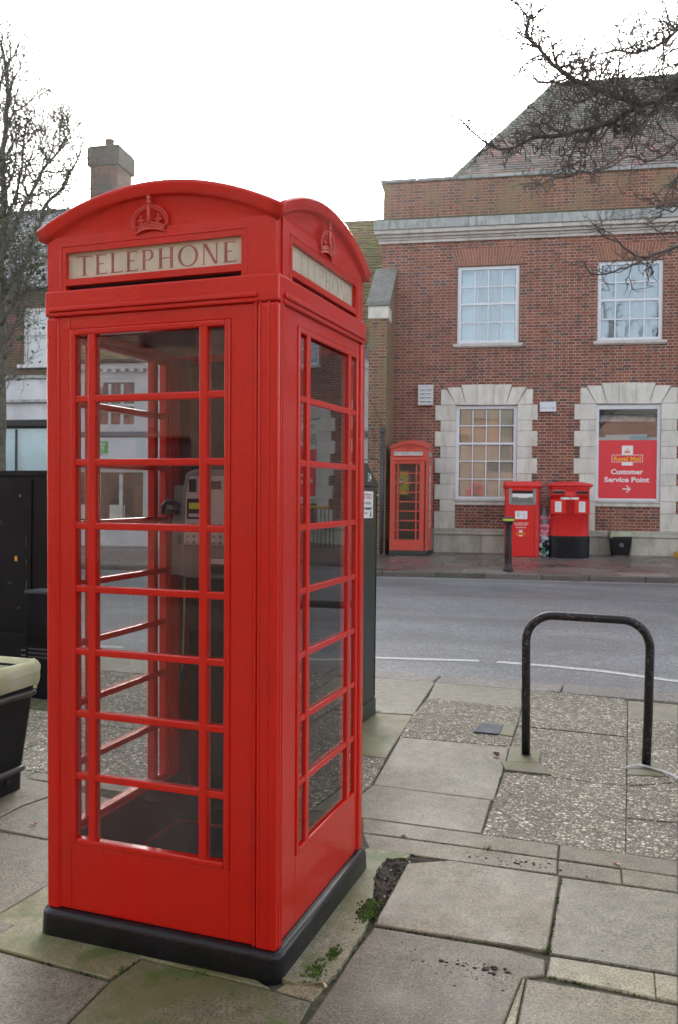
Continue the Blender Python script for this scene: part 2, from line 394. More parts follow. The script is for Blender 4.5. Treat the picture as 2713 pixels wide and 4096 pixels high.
mt, nt, n, l, b, o = nmat('bark')
v = coords(nt)
c = mixc(nt, ramp(nt, noi(nt, v, 22, 5, .7), [(.3, 0), (.7, 1)]), (.055, .048, .045), (.15, .13, .115))
c = mixc(nt, ramp(nt, noi(nt, v, 3.5, 4, .6), [(.55, 0), (.7, .6)]), c, (.10, .10, .045))
l.new(c, b.inputs['Base Color']); b.inputs['Roughness'].default_value = .85
bump(nt, b, noi(nt, v, 60, 4), .6, .006)
mt, nt, n, l, b, o = nmat('bark_green')
v = coords(nt)
c = mixc(nt, ramp(nt, noi(nt, v, 12, 5, .7), [(.3, 0), (.7, 1)]), (.07, .066, .05), (.17, .165, .12))
l.new(c, b.inputs['Base Color']); b.inputs['Roughness'].default_value = .85
mt, nt, n, l, b, o = nmat('ivy_leaf')
c = mixc(nt, 1, attr_col(nt), (.9, .95, .9), 'MULTIPLY')
l.new(c, b.inputs['Base Color']); b.inputs['Roughness'].default_value = .85

# thin bin liner: lets light through
mt, nt, n, l, b, o = nmat('bin_liner')
v = coords(nt)
c = ramp(nt, noi(nt, v, 6, 4), [(.3, (.60, .62, .36)), (.7, (.80, .84, .66))])
l.new(c, b.inputs['Base Color']); b.inputs['Roughness'].default_value = .3
b.inputs['Transmission Weight'].default_value = 0
tl = N(nt, 'ShaderNodeBsdfTranslucent'); l.new(c, tl.inputs[0])
ms = N(nt, 'ShaderNodeMixShader'); ms.inputs[0].default_value = .4; l.new(b.outputs[0], ms.inputs[1]); l.new(tl.outputs[0], ms.inputs[2]); l.new(ms.outputs[0], o.inputs[0])
bump(nt, b, noi(nt, coords(nt, 'Object', (1, 1, 7)), 9, 4), .5, .012)

# chipped black paint on the cycle stand
mt, nt, n, l, b, o = nmat('chipped_black')
v = coords(nt)
m1 = ramp(nt, noi(nt, v, 55, 5, .7), [(.56, 0), (.60, 1)]); m2 = ramp(nt, noi(nt, v, 4.5, 3), [(.42, .15), (.6, 1)])
mm = N(nt, 'ShaderNodeMath', operation='MULTIPLY'); l.new(m1, mm.inputs[0]); l.new(m2, mm.inputs[1])
c = mixc(nt, mm.outputs[0], (.006, .007, .008), (.13, .125, .12))
l.new(c, b.inputs['Base Color']); b.inputs['Roughness'].default_value = .38
bump(nt, b, m1, .3, .002)
# ------------------------------------------------------------------ mesh helpers
class MB:
    def __init__(s): s.v = []; s.f = []; s.m = []; s.c = []; s.mn = []; s.sm = []
    def mi(s, mat):
        if mat not in s.mn: s.mn.append(mat)
        return s.mn.index(mat)
    def add(s, vs, fs, mat, col=(1, 1, 1), smooth=False):
        b0 = len(s.v); s.v += [tuple(p) for p in vs]; i = s.mi(mat)
        for f in fs: s.f.append([b0 + k for k in f]); s.m.append(i); s.c.append(col); s.sm.append(smooth)
        return s
    def box(s, x0, x1, y0, y1, z0, z1, mat, col=(1, 1, 1)):
        vs = [(x, y, z) for z in (z0, z1) for y in (y0, y1) for x in (x0, x1)]
        return s.add(vs, [(0, 2, 3, 1), (4, 5, 7, 6), (0, 1, 5, 4), (2, 6, 7, 3), (0, 4, 6, 2), (1, 3, 7, 5)], mat, col)
    def xz(s, poly, y0, y1, mat, col=(1, 1, 1)):
        "prism from polygon in x,z between y0 (front) and y1 (back)"
        a = sum(poly[i][0] * poly[(i + 1) % len(poly)][1] - poly[(i + 1) % len(poly)][0] * poly[i][1] for i in range(len(poly)))
        if a < 0: poly = poly[::-1]
        n_ = len(poly); vs = [(p[0], y0, p[1]) for p in poly] + [(p[0], y1, p[1]) for p in poly]
        fs = [tuple(range(n_)), tuple(range(2 * n_ - 1, n_ - 1, -1))] + [(i, i + n_, (i + 1) % n_ + n_, (i + 1) % n_) for i in range(n_)]
        return s.add(vs, fs, mat, col)
    def xy(s, poly, z0, z1, mat, col=(1, 1, 1), zf=None, chamf=0):
        "prism from polygon in x,y between z0 and z1 (+ zf(x,y))"
        a = sum(poly[i][0] * poly[(i + 1) % len(poly)][1] - poly[(i + 1) % len(poly)][0] * poly[i][1] for i in range(len(poly)))
        if a < 0: poly = poly[::-1]
        zf = zf or (lambda x, y: 0); n_ = len(poly)
        if not chamf:
            vs = [(p[0], p[1], z0 + zf(*p[:2])) for p in poly] + [(p[0], p[1], z1 + zf(*p[:2])) for p in poly]
            fs = [tuple(range(n_ - 1, -1, -1)), tuple(range(n_, 2 * n_))] + [(i, (i + 1) % n_, (i + 1) % n_ + n_, i + n_) for i in range(n_)]
            return s.add(vs, fs, mat, col)
        pin = inset(poly, chamf)
        vs = [(p[0], p[1], z0 + zf(*p[:2])) for p in poly] + [(p[0], p[1], z1 - chamf * .7 + zf(*p[:2])) for p in poly] + [(p[0], p[1], z1 + zf(*p[:2])) for p in pin]
        fs = [tuple(range(2 * n_, 3 * n_))] + [(i, (i + 1) % n_, (i + 1) % n_ + n_, i + n_) for i in range(n_)] + [(i + n_, (i + 1) % n_ + n_, (i + 1) % n_ + 2 * n_, i + 2 * n_) for i in range(n_)]
        return s.add(vs, fs, mat, col)
    def tube(s, pts, rs, mat, n=8, col=(1, 1, 1), caps=True, smooth=True):
        P = [Vector(p) for p in pts]
        if not isinstance(rs, (list, tuple)): rs = [rs] * len(P)
        vs = []; up = None
        for i, p in enumerate(P):
            t = (P[min(i + 1, len(P) - 1)] - P[max(i - 1, 0)])
            if t.length < 1e-9: t = Vector((0, 0, 1))
            t.normalize()
            if up is None: up = Vector((0, 0, 1)) if abs(t.z) < .9 else Vector((1, 0, 0))
            a = t.cross(up)
            if a.length < 1e-6: a = t.cross(Vector((1, 0, 0)))
            a.normalize(); bb = a.cross(t).normalized(); up = bb
            for k in range(n):
                q = p + (a * cos(2 * pi * k / n) + bb * sin(2 * pi * k / n)) * rs[i]; vs.append(q)
        fs = []
        for i in range(len(P) - 1):
            for k in range(n):
                k2 = (k + 1) % n; fs.append((i * n + k, (i + 1) * n + k, (i + 1) * n + k2, i * n + k2))
        if caps: fs.append(tuple(range(n))); fs.append(tuple(range((len(P) - 1) * n + n - 1, (len(P) - 1) * n - 1, -1)))
        return s.add(vs, fs, mat, col, smooth)
    def lathe(s, prof, mat, n=32, c=(0, 0), col=(1, 1, 1), smooth=True, sx=1, sy=1):
        vs = []
        for r, z in prof:
            for k in range(n): vs.append((c[0] + sx * r * cos(2 * pi * k / n), c[1] + sy * r * sin(2 * pi * k / n), z))
        fs = []
        for i in range(len(prof) - 1):
            for k in range(n):
                k2 = (k + 1) % n; fs.append((i * n + k, i * n + k2, (i + 1) * n + k2, (i + 1) * n + k))
        fs.append(tuple(range(n - 1, -1, -1))); fs.append(tuple((len(prof) - 1) * n + k for k in range(n)))
        return s.add(vs, fs, mat, col, smooth)
    def ball(s, c, r, mat, n=10, m_=6, sc3=(1, 1, 1)):
        vs = []; fs = []
        for i in range(m_ + 1):
            for k in range(n):
                th = pi * i / m_; vs.append((c[0] + r * sc3[0] * sin(th) * cos(2 * pi * k / n), c[1] + r * sc3[1] * sin(th) * sin(2 * pi * k / n), c[2] + r * sc3[2] * cos(th)))
        for i in range(m_):
            for k in range(n): fs.append((i * n + k, (i + 1) * n + k, (i + 1) * n + (k + 1) % n, i * n + (k + 1) % n))
        return s.add(vs, fs, mat, (1, 1, 1), True)
    def grid(s, nu, nv, fn, mat, smooth=True, col=(1, 1, 1), flip=False, close=False):
        vs = [fn(i / (nu - 1), j / (nv - 1)) for j in range(nv) for i in range(nu)]
        fs = []
        for j in range(nv - 1):
            for i in range(nu - 1):
                q = (j * nu + i, j * nu + i + 1, (j + 1) * nu + i + 1, (j + 1) * nu + i)
                fs.append(q[::-1] if flip else q)
        return s.add(vs, fs, mat, col, smooth)
    def xform(s, M, start=0):
        for i in range(start, len(s.v)): s.v[i] = tuple(M @ Vector(s.v[i]))
        return s
    def build(s, name, parent=None, bevel=0, seg=2, subd=0, angle=35, merge=False, loc=None):
        me = bpy.data.meshes.new(name); me.from_pydata(s.v, [], s.f)
        for mn in s.mn: me.materials.append(MATS[mn])
        me.polygons.foreach_set('material_index', s.m); me.polygons.foreach_set('use_smooth', s.sm)
        ud = []; cd = []
        for p in me.polygons:
            nn = p.normal; ax = max(range(3), key=lambda i: abs(nn[i])); cc = s.c[p.index]
            for vi in p.vertices:
                q = me.vertices[vi].co
                ud += (q.y, q.z) if ax == 0 else ((q.x, q.z) if ax == 1 else (q.x, q.y))
                cd += (cc[0], cc[1], cc[2], 1)
        me.uv_layers.new(name='UVMap').data.foreach_set('uv', ud)
        me.color_attributes.new('Col', 'FLOAT_COLOR', 'CORNER').data.foreach_set('color', cd)
        if merge:
            bm = bmesh.new(); bm.from_mesh(me); bmesh.ops.remove_doubles(bm, verts=bm.verts, dist=merge); bm.to_mesh(me); bm.free()
        me.update()
        o = bpy.data.objects.new(name, me); COL.objects.link(o)
        if parent is not None: o.parent = parent
        if loc is not None: o.location = loc
        if bevel:
            b_ = o.modifiers.new('bevel', 'BEVEL'); b_.width = bevel; b_.segments = seg; b_.limit_method = 'ANGLE'; b_.angle_limit = radians(angle); b_.harden_normals = False
        if subd:
            b_ = o.modifiers.new('subd', 'SUBSURF'); b_.levels = subd; b_.render_levels = subd
        return o

def inset(poly, d):
    n_ = len(poly); out_ = []
    for i in range(n_):
        a = Vector(poly[i - 1][:2]); b_ = Vector(poly[i][:2]); c = Vector(poly[(i + 1) % n_][:2])
        e1 = (b_ - a).normalized(); e2 = (c - b_).normalized()
        n1 = Vector((-e1.y, e1.x)); n2 = Vector((-e2.y, e2.x)); h = n1 + n2
        if h.length < 1e-6: h = n1
        h.normalize(); k_ = d / max(.35, h.dot(n1)); q = b_ + h * k_; out_.append((q.x, q.y))
    return out_

def tag(o, label=None, cat=None, group=None, kind=None):
    if label: o['label'] = label
    if cat: o['category'] = cat
    if group: o['group'] = group
    if kind: o['kind'] = kind
    return o
def thing(name, label, cat, loc=(0, 0, 0), rot=(0, 0, 0), group=None):
    o = bpy.data.objects.new(name, None); COL.objects.link(o); o.empty_display_size = .1
    o.location = loc; o.rotation_euler = rot if isinstance(rot, (tuple, list)) else (0, 0, rot)
    return tag(o, label, cat, group)
def copy_tree(o, parent=None):
    c = o.copy(); COL.objects.link(c)
    if parent is not None: c.parent = parent
    for ch in list(o.children): copy_tree(ch, c)
    return c

# street frame: u along the far facades, off towards the near pavement
FYY = 19.864; FA = 0.16526; G = 0.018
def S(u, off=0, z=0):
    return (u * cos(FA) + off * sin(FA), FYY + u * sin(FA) - off * cos(FA), z)
def gz(x, y): return G * min(y, 32)
def SG(u, off, dz=0):
    p = S(u, off); return (p[0], p[1], gz(p[0], p[1]) + dz)

def text_mesh(mb, txt, x, z, h, mat, y=0, align='CENTER', bold=0.0, width=None, ext=.002, lead=1.0):
    "built-in font text in the x,z plane facing -y; h = cap height"
    cu = bpy.data.curves.new('t', 'FONT'); cu.body = txt; cu.align_x = align; cu.size = h / .70; cu.extrude = 0; cu.offset = bold * h
    cu.space_line = lead; cu.resolution_u = 3
    ob = bpy.data.objects.new('t', cu); COL.objects.link(ob)
    bpy.context.view_layer.update()
    me = bpy.data.meshes.new_from_object(ob.evaluated_get(bpy.context.evaluated_depsgraph_get()))
    xs = [v.co.x for v in me.vertices]; k_ = 1
    if width and xs: k_ = width / (max(xs) - min(xs))
    vs = [(x + v.co.x * k_, y, z + v.co.y) for v in me.vertices]
    fs = [tuple(p.vertices) for p in me.polygons]
    if me.polygons and me.polygons[0].normal.z < 0: fs = [f[::-1] for f in fs]
    mb.add(vs, fs, mat)
    bpy.data.objects.remove(ob); bpy.data.curves.remove(cu); bpy.data.meshes.remove(me)

# serif capitals drawn as strokes (unit cap height)
def glyph(ch):
    P = []; T = .125; t = .055; sf = .06
    def stem(x, w_=T): P.append([(x, 0), (x + w_, 0), (x + w_, 1), (x, 1)])
    def ser(x0, x1, top):
        P.append([(x0, 1 - .03), (x1, 1 - .03), (x1, 1), (x0, 1)] if top else [(x0, 0), (x1, 0), (x1, .03), (x0, .03)])
    def arm(x0, x1, z, up):
        P.append([(x0, z), (x1, z), (x1, z + t), (x0, z + t)])
        if up > 0: P.append([(x1 - .035, z), (x1 + .02, z), (x1 + .04, z + .17)])
        elif up < 0: P.append([(x1 - .035, z + t), (x1 + .02, z + t), (x1 + .03, z + t - .17)])
    def ring(cx, cz, rx, rz, a0, a1, wx, wz, n=16):
        for i in range(n):
            q = []
            for a, k_ in ((a0 + (a1 - a0) * i / n, 0), (a0 + (a1 - a0) * (i + 1) / n, 0), (a0 + (a1 - a0) * (i + 1) / n, 1), (a0 + (a1 - a0) * i / n, 1)):
                q.append((cx + (rx - wx * k_) * cos(a), cz + (rz - wz * k_) * sin(a)))
            P.append(q)
    w_ = .5
    if ch in 'EF':
        stem(.06); ser(0, .24, 0); ser(0, .2, 1); arm(.18, .50, .945, -1); arm(.18, .40, .50, 0)
        if ch == 'E': arm(.18, .54, 0, 1)
        w_ = .56
    elif ch == 'L': stem(.06); ser(0, .2, 1); ser(0, .2, 0); arm(.18, .56, 0, 1); w_ = .58
    elif ch == 'T': stem(.29); ser(.2, .5, 0); P.append([(0, .945), (.70, .945), (.70, 1), (0, 1)]); P.append([(0, 1), (.04, .95), (-.02, .84)]); P.append([(.70, 1), (.66, .95), (.74, .84)]); w_ = .72
    elif ch == 'I': stem(.06); ser(0, .25, 0); ser(0, .25, 1); w_ = .25
    elif ch in 'PRB':
        stem(.06); ser(0, .25, 0); ser(0, .2, 1)
        cz = .73; P.append([(.18, .95), (.32, .95), (.32, 1), (.18, 1)]); P.append([(.18, .46), (.32, .46), (.32, .51), (.18, .51)])
        ring(.32, cz, .25, .27, -pi / 2, pi / 2, .12, .05, 10); w_ = .60
        if ch == 'B':
            ring(.34, .255, .27, .255, -pi / 2, pi / 2, .12, .05, 10); P.append([(.18, 0), (.34, 0), (.34, .05), (.18, .05)])
        if ch == 'R': P.append([(.30, .48), (.44, .48), (.72, 0), (.57, 0)]); w_ = .70
    elif ch == 'D':
        stem(.06); P.append([(.18, .95), (.36, .95), (.36, 1), (.18, 1)]); P.append([(.18, 0), (.36, 0), (.36, .05), (.18, .05)]); ser(0, .1, 0); ser(0, .1, 1)
        ring(.36, .5, .42, .5, -pi / 2, pi / 2, .125, .05, 12); w_ = .8
    elif ch == 'O': ring(.45, .5, .45, .52, 0, 2 * pi, .12, .05, 28); w_ = .9
    elif ch == 'H': stem(.06); stem(.56); P.append([(.18, .48), (.57, .48), (.57, .535), (.18, .535)]); [ser(a, a + .25, k_) for a in (0, .5) for k_ in (0, 1)]; w_ = .75
    elif ch == 'N': stem(.06, .05); stem(.62, .05); P.append([(.04, 1), (.2, 1), (.67, 0), (.56, 0)]); ser(-.02, .1, 1); ser(0, .18, 0); ser(.54, .75, 1); w_ = .76
    elif ch == 'A': P.append([(.0, 0), (.055, 0), (.36, .97), (.33, 1)]); P.append([(.32, 1.0), (.40, 1.0), (.74, 0), (.60, 0)]); P.append([(.15, .33), (.56, .33), (.56, .38), (.15, .38)]); ser(-.05, .12, 0); ser(.54, .8, 0); w_ = .78
    return P, w_
def serif(mb, txt, x0, x1, z0, h, mat, y):
    gap = .16; W = sum(glyph(c)[1] + gap for c in txt) - gap; k_ = (x1 - x0) / (W * h); x = x0; j = 0
    for c in txt:
        P, w_ = glyph(c)
        for p in P:
            j += 1; q = [(x + a * h * k_, z0 + b_ * h) for a, b_ in p]
            mb.xz(q, y - .0004 - .00004 * (j % 9), y + .0005, mat)
        x += (w_ + gap) * h * k_

# ------------------------------------------------------------------ ground, road, pavements
mb = MB()
def zf(x, y): return gz(x, y)
YS = [-380, -60, -20, 0, 12, 32, 80, 420]
mb.grid(3, 8, lambda a, b_: ((a - .5) * 800, YS[round(b_ * 7)], gz(0, max(-60, YS[round(b_ * 7)])) - (.16 if abs(YS[round(b_ * 7)]) < 61 else .3)), 'soil', False)
tag(mb.build('ground'), kind='structure')
# base under the near paving: gritty, mossy joints
mb = MB(); mb.add([(-40, -14, -14 * G - .008), (30, -14, -14 * G - .008), (30, 4.40, 4.40 * G - .008), (-40, 4.40, 4.40 * G - .008)], [(0, 1, 2, 3)], 'joint_fill')
tag(mb.build('paving_bed'), kind='structure')
# road between the near kerb (y 4.72) and the far kerb
KOFF = 5.72
def kerb_far(x):   # y of far kerb face in world
    # line off = KOFF in the street frame
    return FYY + (x - KOFF * sin(FA)) * math.tan(FA) - KOFF * cos(FA)
mb = MB()
xs = [-70, -40, -20, -10, -5, 0, 5, 10, 25, 50]
vs = []; fs = []
for x in xs: 
    for t_ in range(9):
        y0 = 4.70; y1 = kerb_far(x) + .05 if kerb_far(x) > 6 else 6
        y = y0 + (y1 - y0) * t_ / 8; vs.append((x, y, gz(x, y) - .10 + .05 * sin(pi * t_ / 8) * 0))
for i in range(len(xs) - 1):
    for t_ in range(8): fs.append((i * 9 + t_, (i + 1) * 9 + t_, (i + 1) * 9 + t_ + 1, i * 9 + t_ + 1))
mb.add(vs, fs, 'asphalt', smooth=True)
tag(mb.build('road'), kind='structure')
# painted lines (their own thin sheets)
def strip(mb, pts, wd, mat, dz=-.096, seg=1):
    vs = []; fs = []
    for i, p in enumerate(pts):
        a = Vector(pts[max(0, i - 1)]); b_ = Vector(pts[min(len(pts) - 1, i + 1)]); t_ = (b_ - a).normalized(); nn = Vector((-t_.y, t_.x)) * wd / 2
        for s_ in (-1, 1):
            q = Vector(p) + nn * s_; vs.append((q.x, q.y, gz(q.x, q.y) + dz))
    for i in range(len(pts) - 1): fs.append((2 * i, 2 * i + 2, 2 * i + 3, 2 * i + 1))
    mb.add(vs, fs, mat)
mb = MB()
strip(mb, [(-2.6, 5.36), (-1.6, 5.53), (-.536, 5.687), (.427, 5.90)], .10, 'road_paint')
strip(mb, [(.60, 5.915), (1.1, 5.90), (1.61, 5.83), (2.23, 5.63), (2.9, 5.35), (4.0, 4.95)], .10, 'road_paint')
strip(mb, [(-9, 3.9 + .9), (-7, 4.95), (-5, 5.05), (-3.2, 5.25)], .10, 'road_paint')
def sline(u0, u1, off, wd, mat):
    n_ = 8; strip(mb, [S(u0 + (u1 - u0) * i / n_, off)[:2] for i in range(n_ + 1)], wd, mat)
for u0, u1 in ((-10.6, -8.2), (-7.8, -5.6), (-4.9, -4.2), (-3.9, -.35), (-.15, 2.6), (2.9, 5.5)): sline(u0 + 0, u1, KOFF + .22, .07, 'road_paint')
sline(-14, 9, KOFF + 2.75, .09, 'road_paint_worn')
tag(mb.build('road_markings'), kind='structure')
# near kerb: flush granite, individual stones
mb = MB(); x = -14.0
while x < 12:
    L_ = random.uniform(.85, 1.1)
    if -0.9 < x < .3: L_ = 1.0
    g_ = random.uniform(.85, 1.12)
    mb.xy([(x + .006, 4.40), (x + L_ - .006, 4.40), (x + L_ - .006, 4.72 + .03 * sin(x)), (x + .006, 4.72 + .03 * sin(x - .3))], -.15, -.004, 'granite_kerb', (g_, g_ * .98, g_ * .96), zf, .012)
    x += L_
tag(mb.build('kerb'), kind='structure')
# far kerb and far pavement
mb = MB(); u = -34.0
while u < 16:
    L_ = random.uniform(.8, 1.05); g_ = random.uniform(.5, .8)
    q = [S(u + .008, KOFF)[:2], S(u + L_ - .008, KOFF)[:2], S(u + L_ - .008, KOFF - .16)[:2], S(u + .008, KOFF - .16)[:2]]
    mb.xy(q, -.2, -.002 + random.uniform(-.004, .003), 'granite_kerb', (g_, g_ * .95, g_ * .9), zf, .015)
    u += L_
tag(mb.build('kerb'), kind='structure')
mb = MB()
rows = [KOFF - .17, KOFF - .85, KOFF - 1.55, KOFF - 2.3, KOFF - 3.1, KOFF - 3.9, KOFF - 4.8, KOFF - 5.6, -.4]
for r in range(len(rows) - 1):
    u = -34 + random.random() * .8
    while u < 16:
        L_ = random.choice((.6, .9, .9, .75)); t_ = random.uniform(.75, 1.15); rd = random.random()
        base = (.165, .140, .125) if rd < .6 else ((.20, .175, .155) if rd < .88 else (.19, .12, .10))
        if r < 1 and rd > .8: base = (.27, .24, .20)
        q = [S(u + .004, rows[r])[:2], S(u + L_ - .004, rows[r])[:2], S(u + L_ - .004, rows[r + 1] + .008)[:2], S(u + .004, rows[r + 1] + .008)[:2]]
        mb.xy(q, -.1, random.uniform(-.0015, .0015), 'wet_pavement', tuple(c * t_ for c in base), zf, .003)
        u += L_
tag(mb.build('pavement'), kind='structure')

# near pavement: every slab modelled, with open joints
CONC = {'conc1': (0.329, 0.304, 0.231), 'conc2': (0.298, 0.278, 0.218), 'conc3': (0.281, 0.256, 0.198), 'brown': (0.298, 0.261, 0.190), 'strip': (0.272, 0.239, 0.186),
        'dark': (0.201, 0.183, 0.146), 'dark2': (0.232, 0.213, 0.166), 'pale': (0.444, 0.404, 0.283), 'tan': (0.356, 0.291, 0.178), 'green': (0.241, 0.222, 0.158), 'moss': (0.285, 0.256, 0.178), 'collar': (0.409, 0.369, 0.242)}
SLABS = [
('conc1', [(-0.268, 4.368), (-0.141, 4.373), (0.351, 4.387), (0.45, 3.33), (0.189, 3.285), (0.021, 3.301)]) ,
('conc1', [(0.351, 4.387), (1.045, 4.393), (1.128, 3.81), (0.425, 3.822)]) ,
('grav', [(0.425, 3.822), (1.128, 3.81), (1.164, 3.327), (1.195, 2.807), (0.502, 2.773), (0.447, 3.311)]) ,
('moss', [(0.031, 3.273), (0.191, 3.279), (0.452, 3.313), (0.504, 2.769), (0.551, 2.318), (0.407, 2.328), (0.245, 2.332)]) ,
('conc2', [(0.509, 2.771), (1.195, 2.807), (1.259, 1.859), (0.616, 1.857)]) ,
('conc2', [(0.616, 1.857), (1.243, 1.853), (1.277, 1.407), (0.708, 1.402), (0.574, 1.411)]) ,
('grav', [(0.249, 2.32), (0.408, 2.324), (0.552, 2.315), (0.61, 1.86), (0.571, 1.421), (0.454, 1.413)]) ,
('grav', [(1.048, 4.394), (1.334, 4.391), (1.838, 4.333), (1.862, 3.303), (1.263, 3.31), (1.167, 3.311), (1.128, 3.81)]) ,
('grav', [(1.168, 3.301), (1.264, 3.299), (1.862, 3.293), (1.882, 2.324), (1.477, 2.333), (1.237, 2.337), (1.195, 2.807)]) ,
('grav', [(1.238, 2.326), (1.478, 2.322), (1.883, 2.314), (1.899, 1.41), (1.621, 1.408), (1.279, 1.408), (1.257, 1.871)]) ,
('conc1', [(1.841, 4.32), (2.193, 4.32), (2.178, 3.789), (1.854, 3.775)]) ,
('grav', [(1.854, 3.763), (2.178, 3.778), (2.141, 2.476), (1.884, 2.325)]) ,
('grav', [(1.885, 2.315), (1.892, 1.848), (2.124, 1.867), (2.141, 2.47)]) ,
('grav', [(1.892, 1.841), (2.124, 1.86), (2.111, 1.412), (1.899, 1.41)]) ,
('strip', [(0.708, 1.402), (1.277, 1.407), (1.621, 1.408), (1.631, 1.254), (1.235, 1.248), (0.764, 1.233)]) ,
('strip', [(1.625, 1.406), (1.899, 1.41), (2.111, 1.407), (2.107, 1.249), (1.634, 1.25)]) ,
('strip', [(0.766, 1.228), (1.236, 1.242), (1.631, 1.246), (1.644, 1.101), (1.203, 1.08), (0.846, 1.073)]) ,
('strip', [(1.634, 1.244), (1.886, 1.245), (1.895, 1.099), (1.646, 1.097)]) ,
('strip', [(1.888, 1.246), (2.107, 1.244), (2.103, 1.099), (1.897, 1.099)]) ,
('brown', [(1.045, 0.981), (1.205, 1.073), (1.656, 1.08), (1.671, 0.476), (1.065, 0.444)]) ,
('conc2', [(1.663, 1.078), (2.103, 1.096), (2.085, 0.484), (1.678, 0.47)]) ,
('dark', [(1.071, 0.432), (1.53, 0.45), (1.674, 0.424), (1.681, 0.329), (1.615, 0.285), (1.597, 0.025), (1.599, -0.077), (1.07, -0.273), (1.054, -0.176), (1.058, 0.018), (1.059, 0.226)]) ,
('pale', [(1.684, 0.455), (2.013, 0.468), (2.018, 0.318), (1.685, 0.327)]) ,
('pale', [(2.013, 0.468), (2.085, 0.469), (2.081, 0.318), (2.018, 0.318)]) ,
('brown', [(1.626, 0.296), (2.08, 0.307), (2.073, 0.039), (1.631, -0.124), (1.634, 0.039)]) ,
('pale', [(1.615, 0.282), (1.624, 0.289), (1.63, 0.037), (1.628, -0.125), (1.6, -0.077), (1.599, 0.026)]) ,
('green', [(0.408, -0.036), (0.888, -0.049), (1.028, -0.062), (1.035, -0.183), (1.041, -0.305), (0.429, -0.53), (0.401, -0.417), (0.388, -0.19)]) ,
('tan', [(0.899, -0.045), (0.915, 0.015), (1.041, 0.037), (1.031, -0.058)]) ,
('collar', [(-0.274, 0.003), (-0.243, 0.044), (-0.231, 0.226), (-0.24, 0.395), (0.367, 0.622), (0.776, 0.006), (0.888, -0.049), (0.407, -0.033), (0.377, -0.175), (-0.067, -0.157), (-0.132, -0.154)]) ,
('dark2', [(-0.121, -0.166), (-0.058, -0.167), (0.388, -0.19), (0.399, -0.418), (0.429, -0.53), (0.262, -0.592)]) ,
('conc3', [(-0.782, 0.661), (-0.529, 0.663), (-0.244, 0.651), (-0.222, 0.451), (-0.235, 0.231), (-0.247, 0.049), (-0.258, -0.039), (-0.89, 0.657)]) ,
('conc3', [(-0.903, 0.8), (-0.907, 0.953), (-0.873, 1.081), (-0.812, 1.237), (-0.564, 1.204), (-0.247, 0.655), (-0.535, 0.67), (-0.802, 0.685), (-0.846, 0.687), (-0.91, 0.759)]) ,
('conc3', [(-1.188, 0.968), (-1.208, 1.336), (-1.137, 1.292), (-1.032, 1.281), (-0.79, 1.269), (-0.876, 1.086), (-0.91, 0.958), (-0.907, 0.804), (-0.91, 0.663)]) ,
]
mb = MB()
def slab(kind, poly, jit=.0):
    t_ = random.uniform(.93, 1.07)
    dz = random.uniform(-.003, .003)
    p = inset(poly if sum(poly[i][0] * poly[(i + 1) % len(poly)][1] - poly[(i + 1) % len(poly)][0] * poly[i][1] for i in range(len(poly))) > 0 else poly[::-1], .0015)
    if kind == 'grav':
        mb.xy(p, -.05, dz, 'aggregate', (t_, t_, t_ * .98), zf, .004)
    else:
        c = tuple(v * t_ * k2_ for v, k2_ in zip(CONC[kind], (.80, .785, .72)))
        if kind in ('dark', 'dark2', 'strip'): c = (c[0], c[1] * .975, c[2] * .90)
        mb.xy(p, -.05, dz, 'flagstone_mossy' if kind in ('green', 'moss', 'collar') else 'flagstone', c, zf, .005)
for k_, p_ in SLABS: slab(k_, p_)
def rect(kind, x0, x1, y0, y1): slab(kind, [(x0, y0), (x1, y0), (x1, y1), (x0, y1)])
YG = [1.41, 1.86, 2.33, 2.80, 3.30, 3.80, 4.39]
for j in range(6):          # aggregate field left of the traced part, seen through the kiosk
    x1 = .245 if j < 2 else (.03 if j < 4 else -.27)
    xl = x1
    for x0 in (-.55, -1.53, -2.12, -2.75, -3.4, -4.0, -4.7, -5.3, -6, -6.6, -7.3, -8):
        rect('grav' if not (j == 5 and x0 < -.6) else 'conc1', x0, xl, YG[j], YG[j + 1]); xl = x0
    xr = 2.125 if j < 3 else 2.19
    for x2 in (2.5, 3.1, 3.75, 4.4, 5.0, 5.6, 6.3):
        rect('grav' if j not in (5, 1) or x2 < 2.6 else 'conc2', xr, x2, YG[j], YG[j + 1]); xr = x2
rect('conc3', -.55, .45, .98, 1.405); rect('conc3', -1.18, -.55, 1.30, 1.405)
for i, x0 in enumerate((2.09, 2.70, 3.31, 3.92, 4.53)):
    rect('strip', x0 + .02, x0 + .61, 1.1, 1.25); rect('strip', x0 + .02, x0 + .61, 1.255, 1.405)
    rect('brown' if i % 2 else 'conc2', x0, x0 + .61, .49, 1.095); rect('conc3', x0, x0 + .61, -.12, .485)
for i in range(14):
    x0 = -8.5 + .61 * i
    for j in range(3):
        if x0 + .61 < -1.15: rect('conc3' if (i + j) % 3 else 'conc2', x0, x0 + .605, -.3 + .57 * j, .265 + .57 * j)
for i in range(30):
    x0 = -9 + .61 * i
    for j in range(12):
        y1 = -.60 - .61 * j
        rect(random.choice(('conc3', 'dark2', 'conc2', 'brown')), x0, x0 + .605, y1 - .605, y1)
rect('dark2', -.85, -.13, -.17, .0); rect('dark2', -.85, -.13, -.6, -.18); rect('dark2', -1.6, -.86, -.6, .0); rect('conc2', -1.6, -.92, .0, .65)
slab('conc2', [(-.915, .004), (-.31, .004), (-.905, .645)])
for i in range(12): rect('conc3' if i % 2 else 'dark2', -1.605 - .61 * (i + 1), -1.61 - .61 * i, -.595, -.305)
tag(mb.build('pavement'), kind='structure')
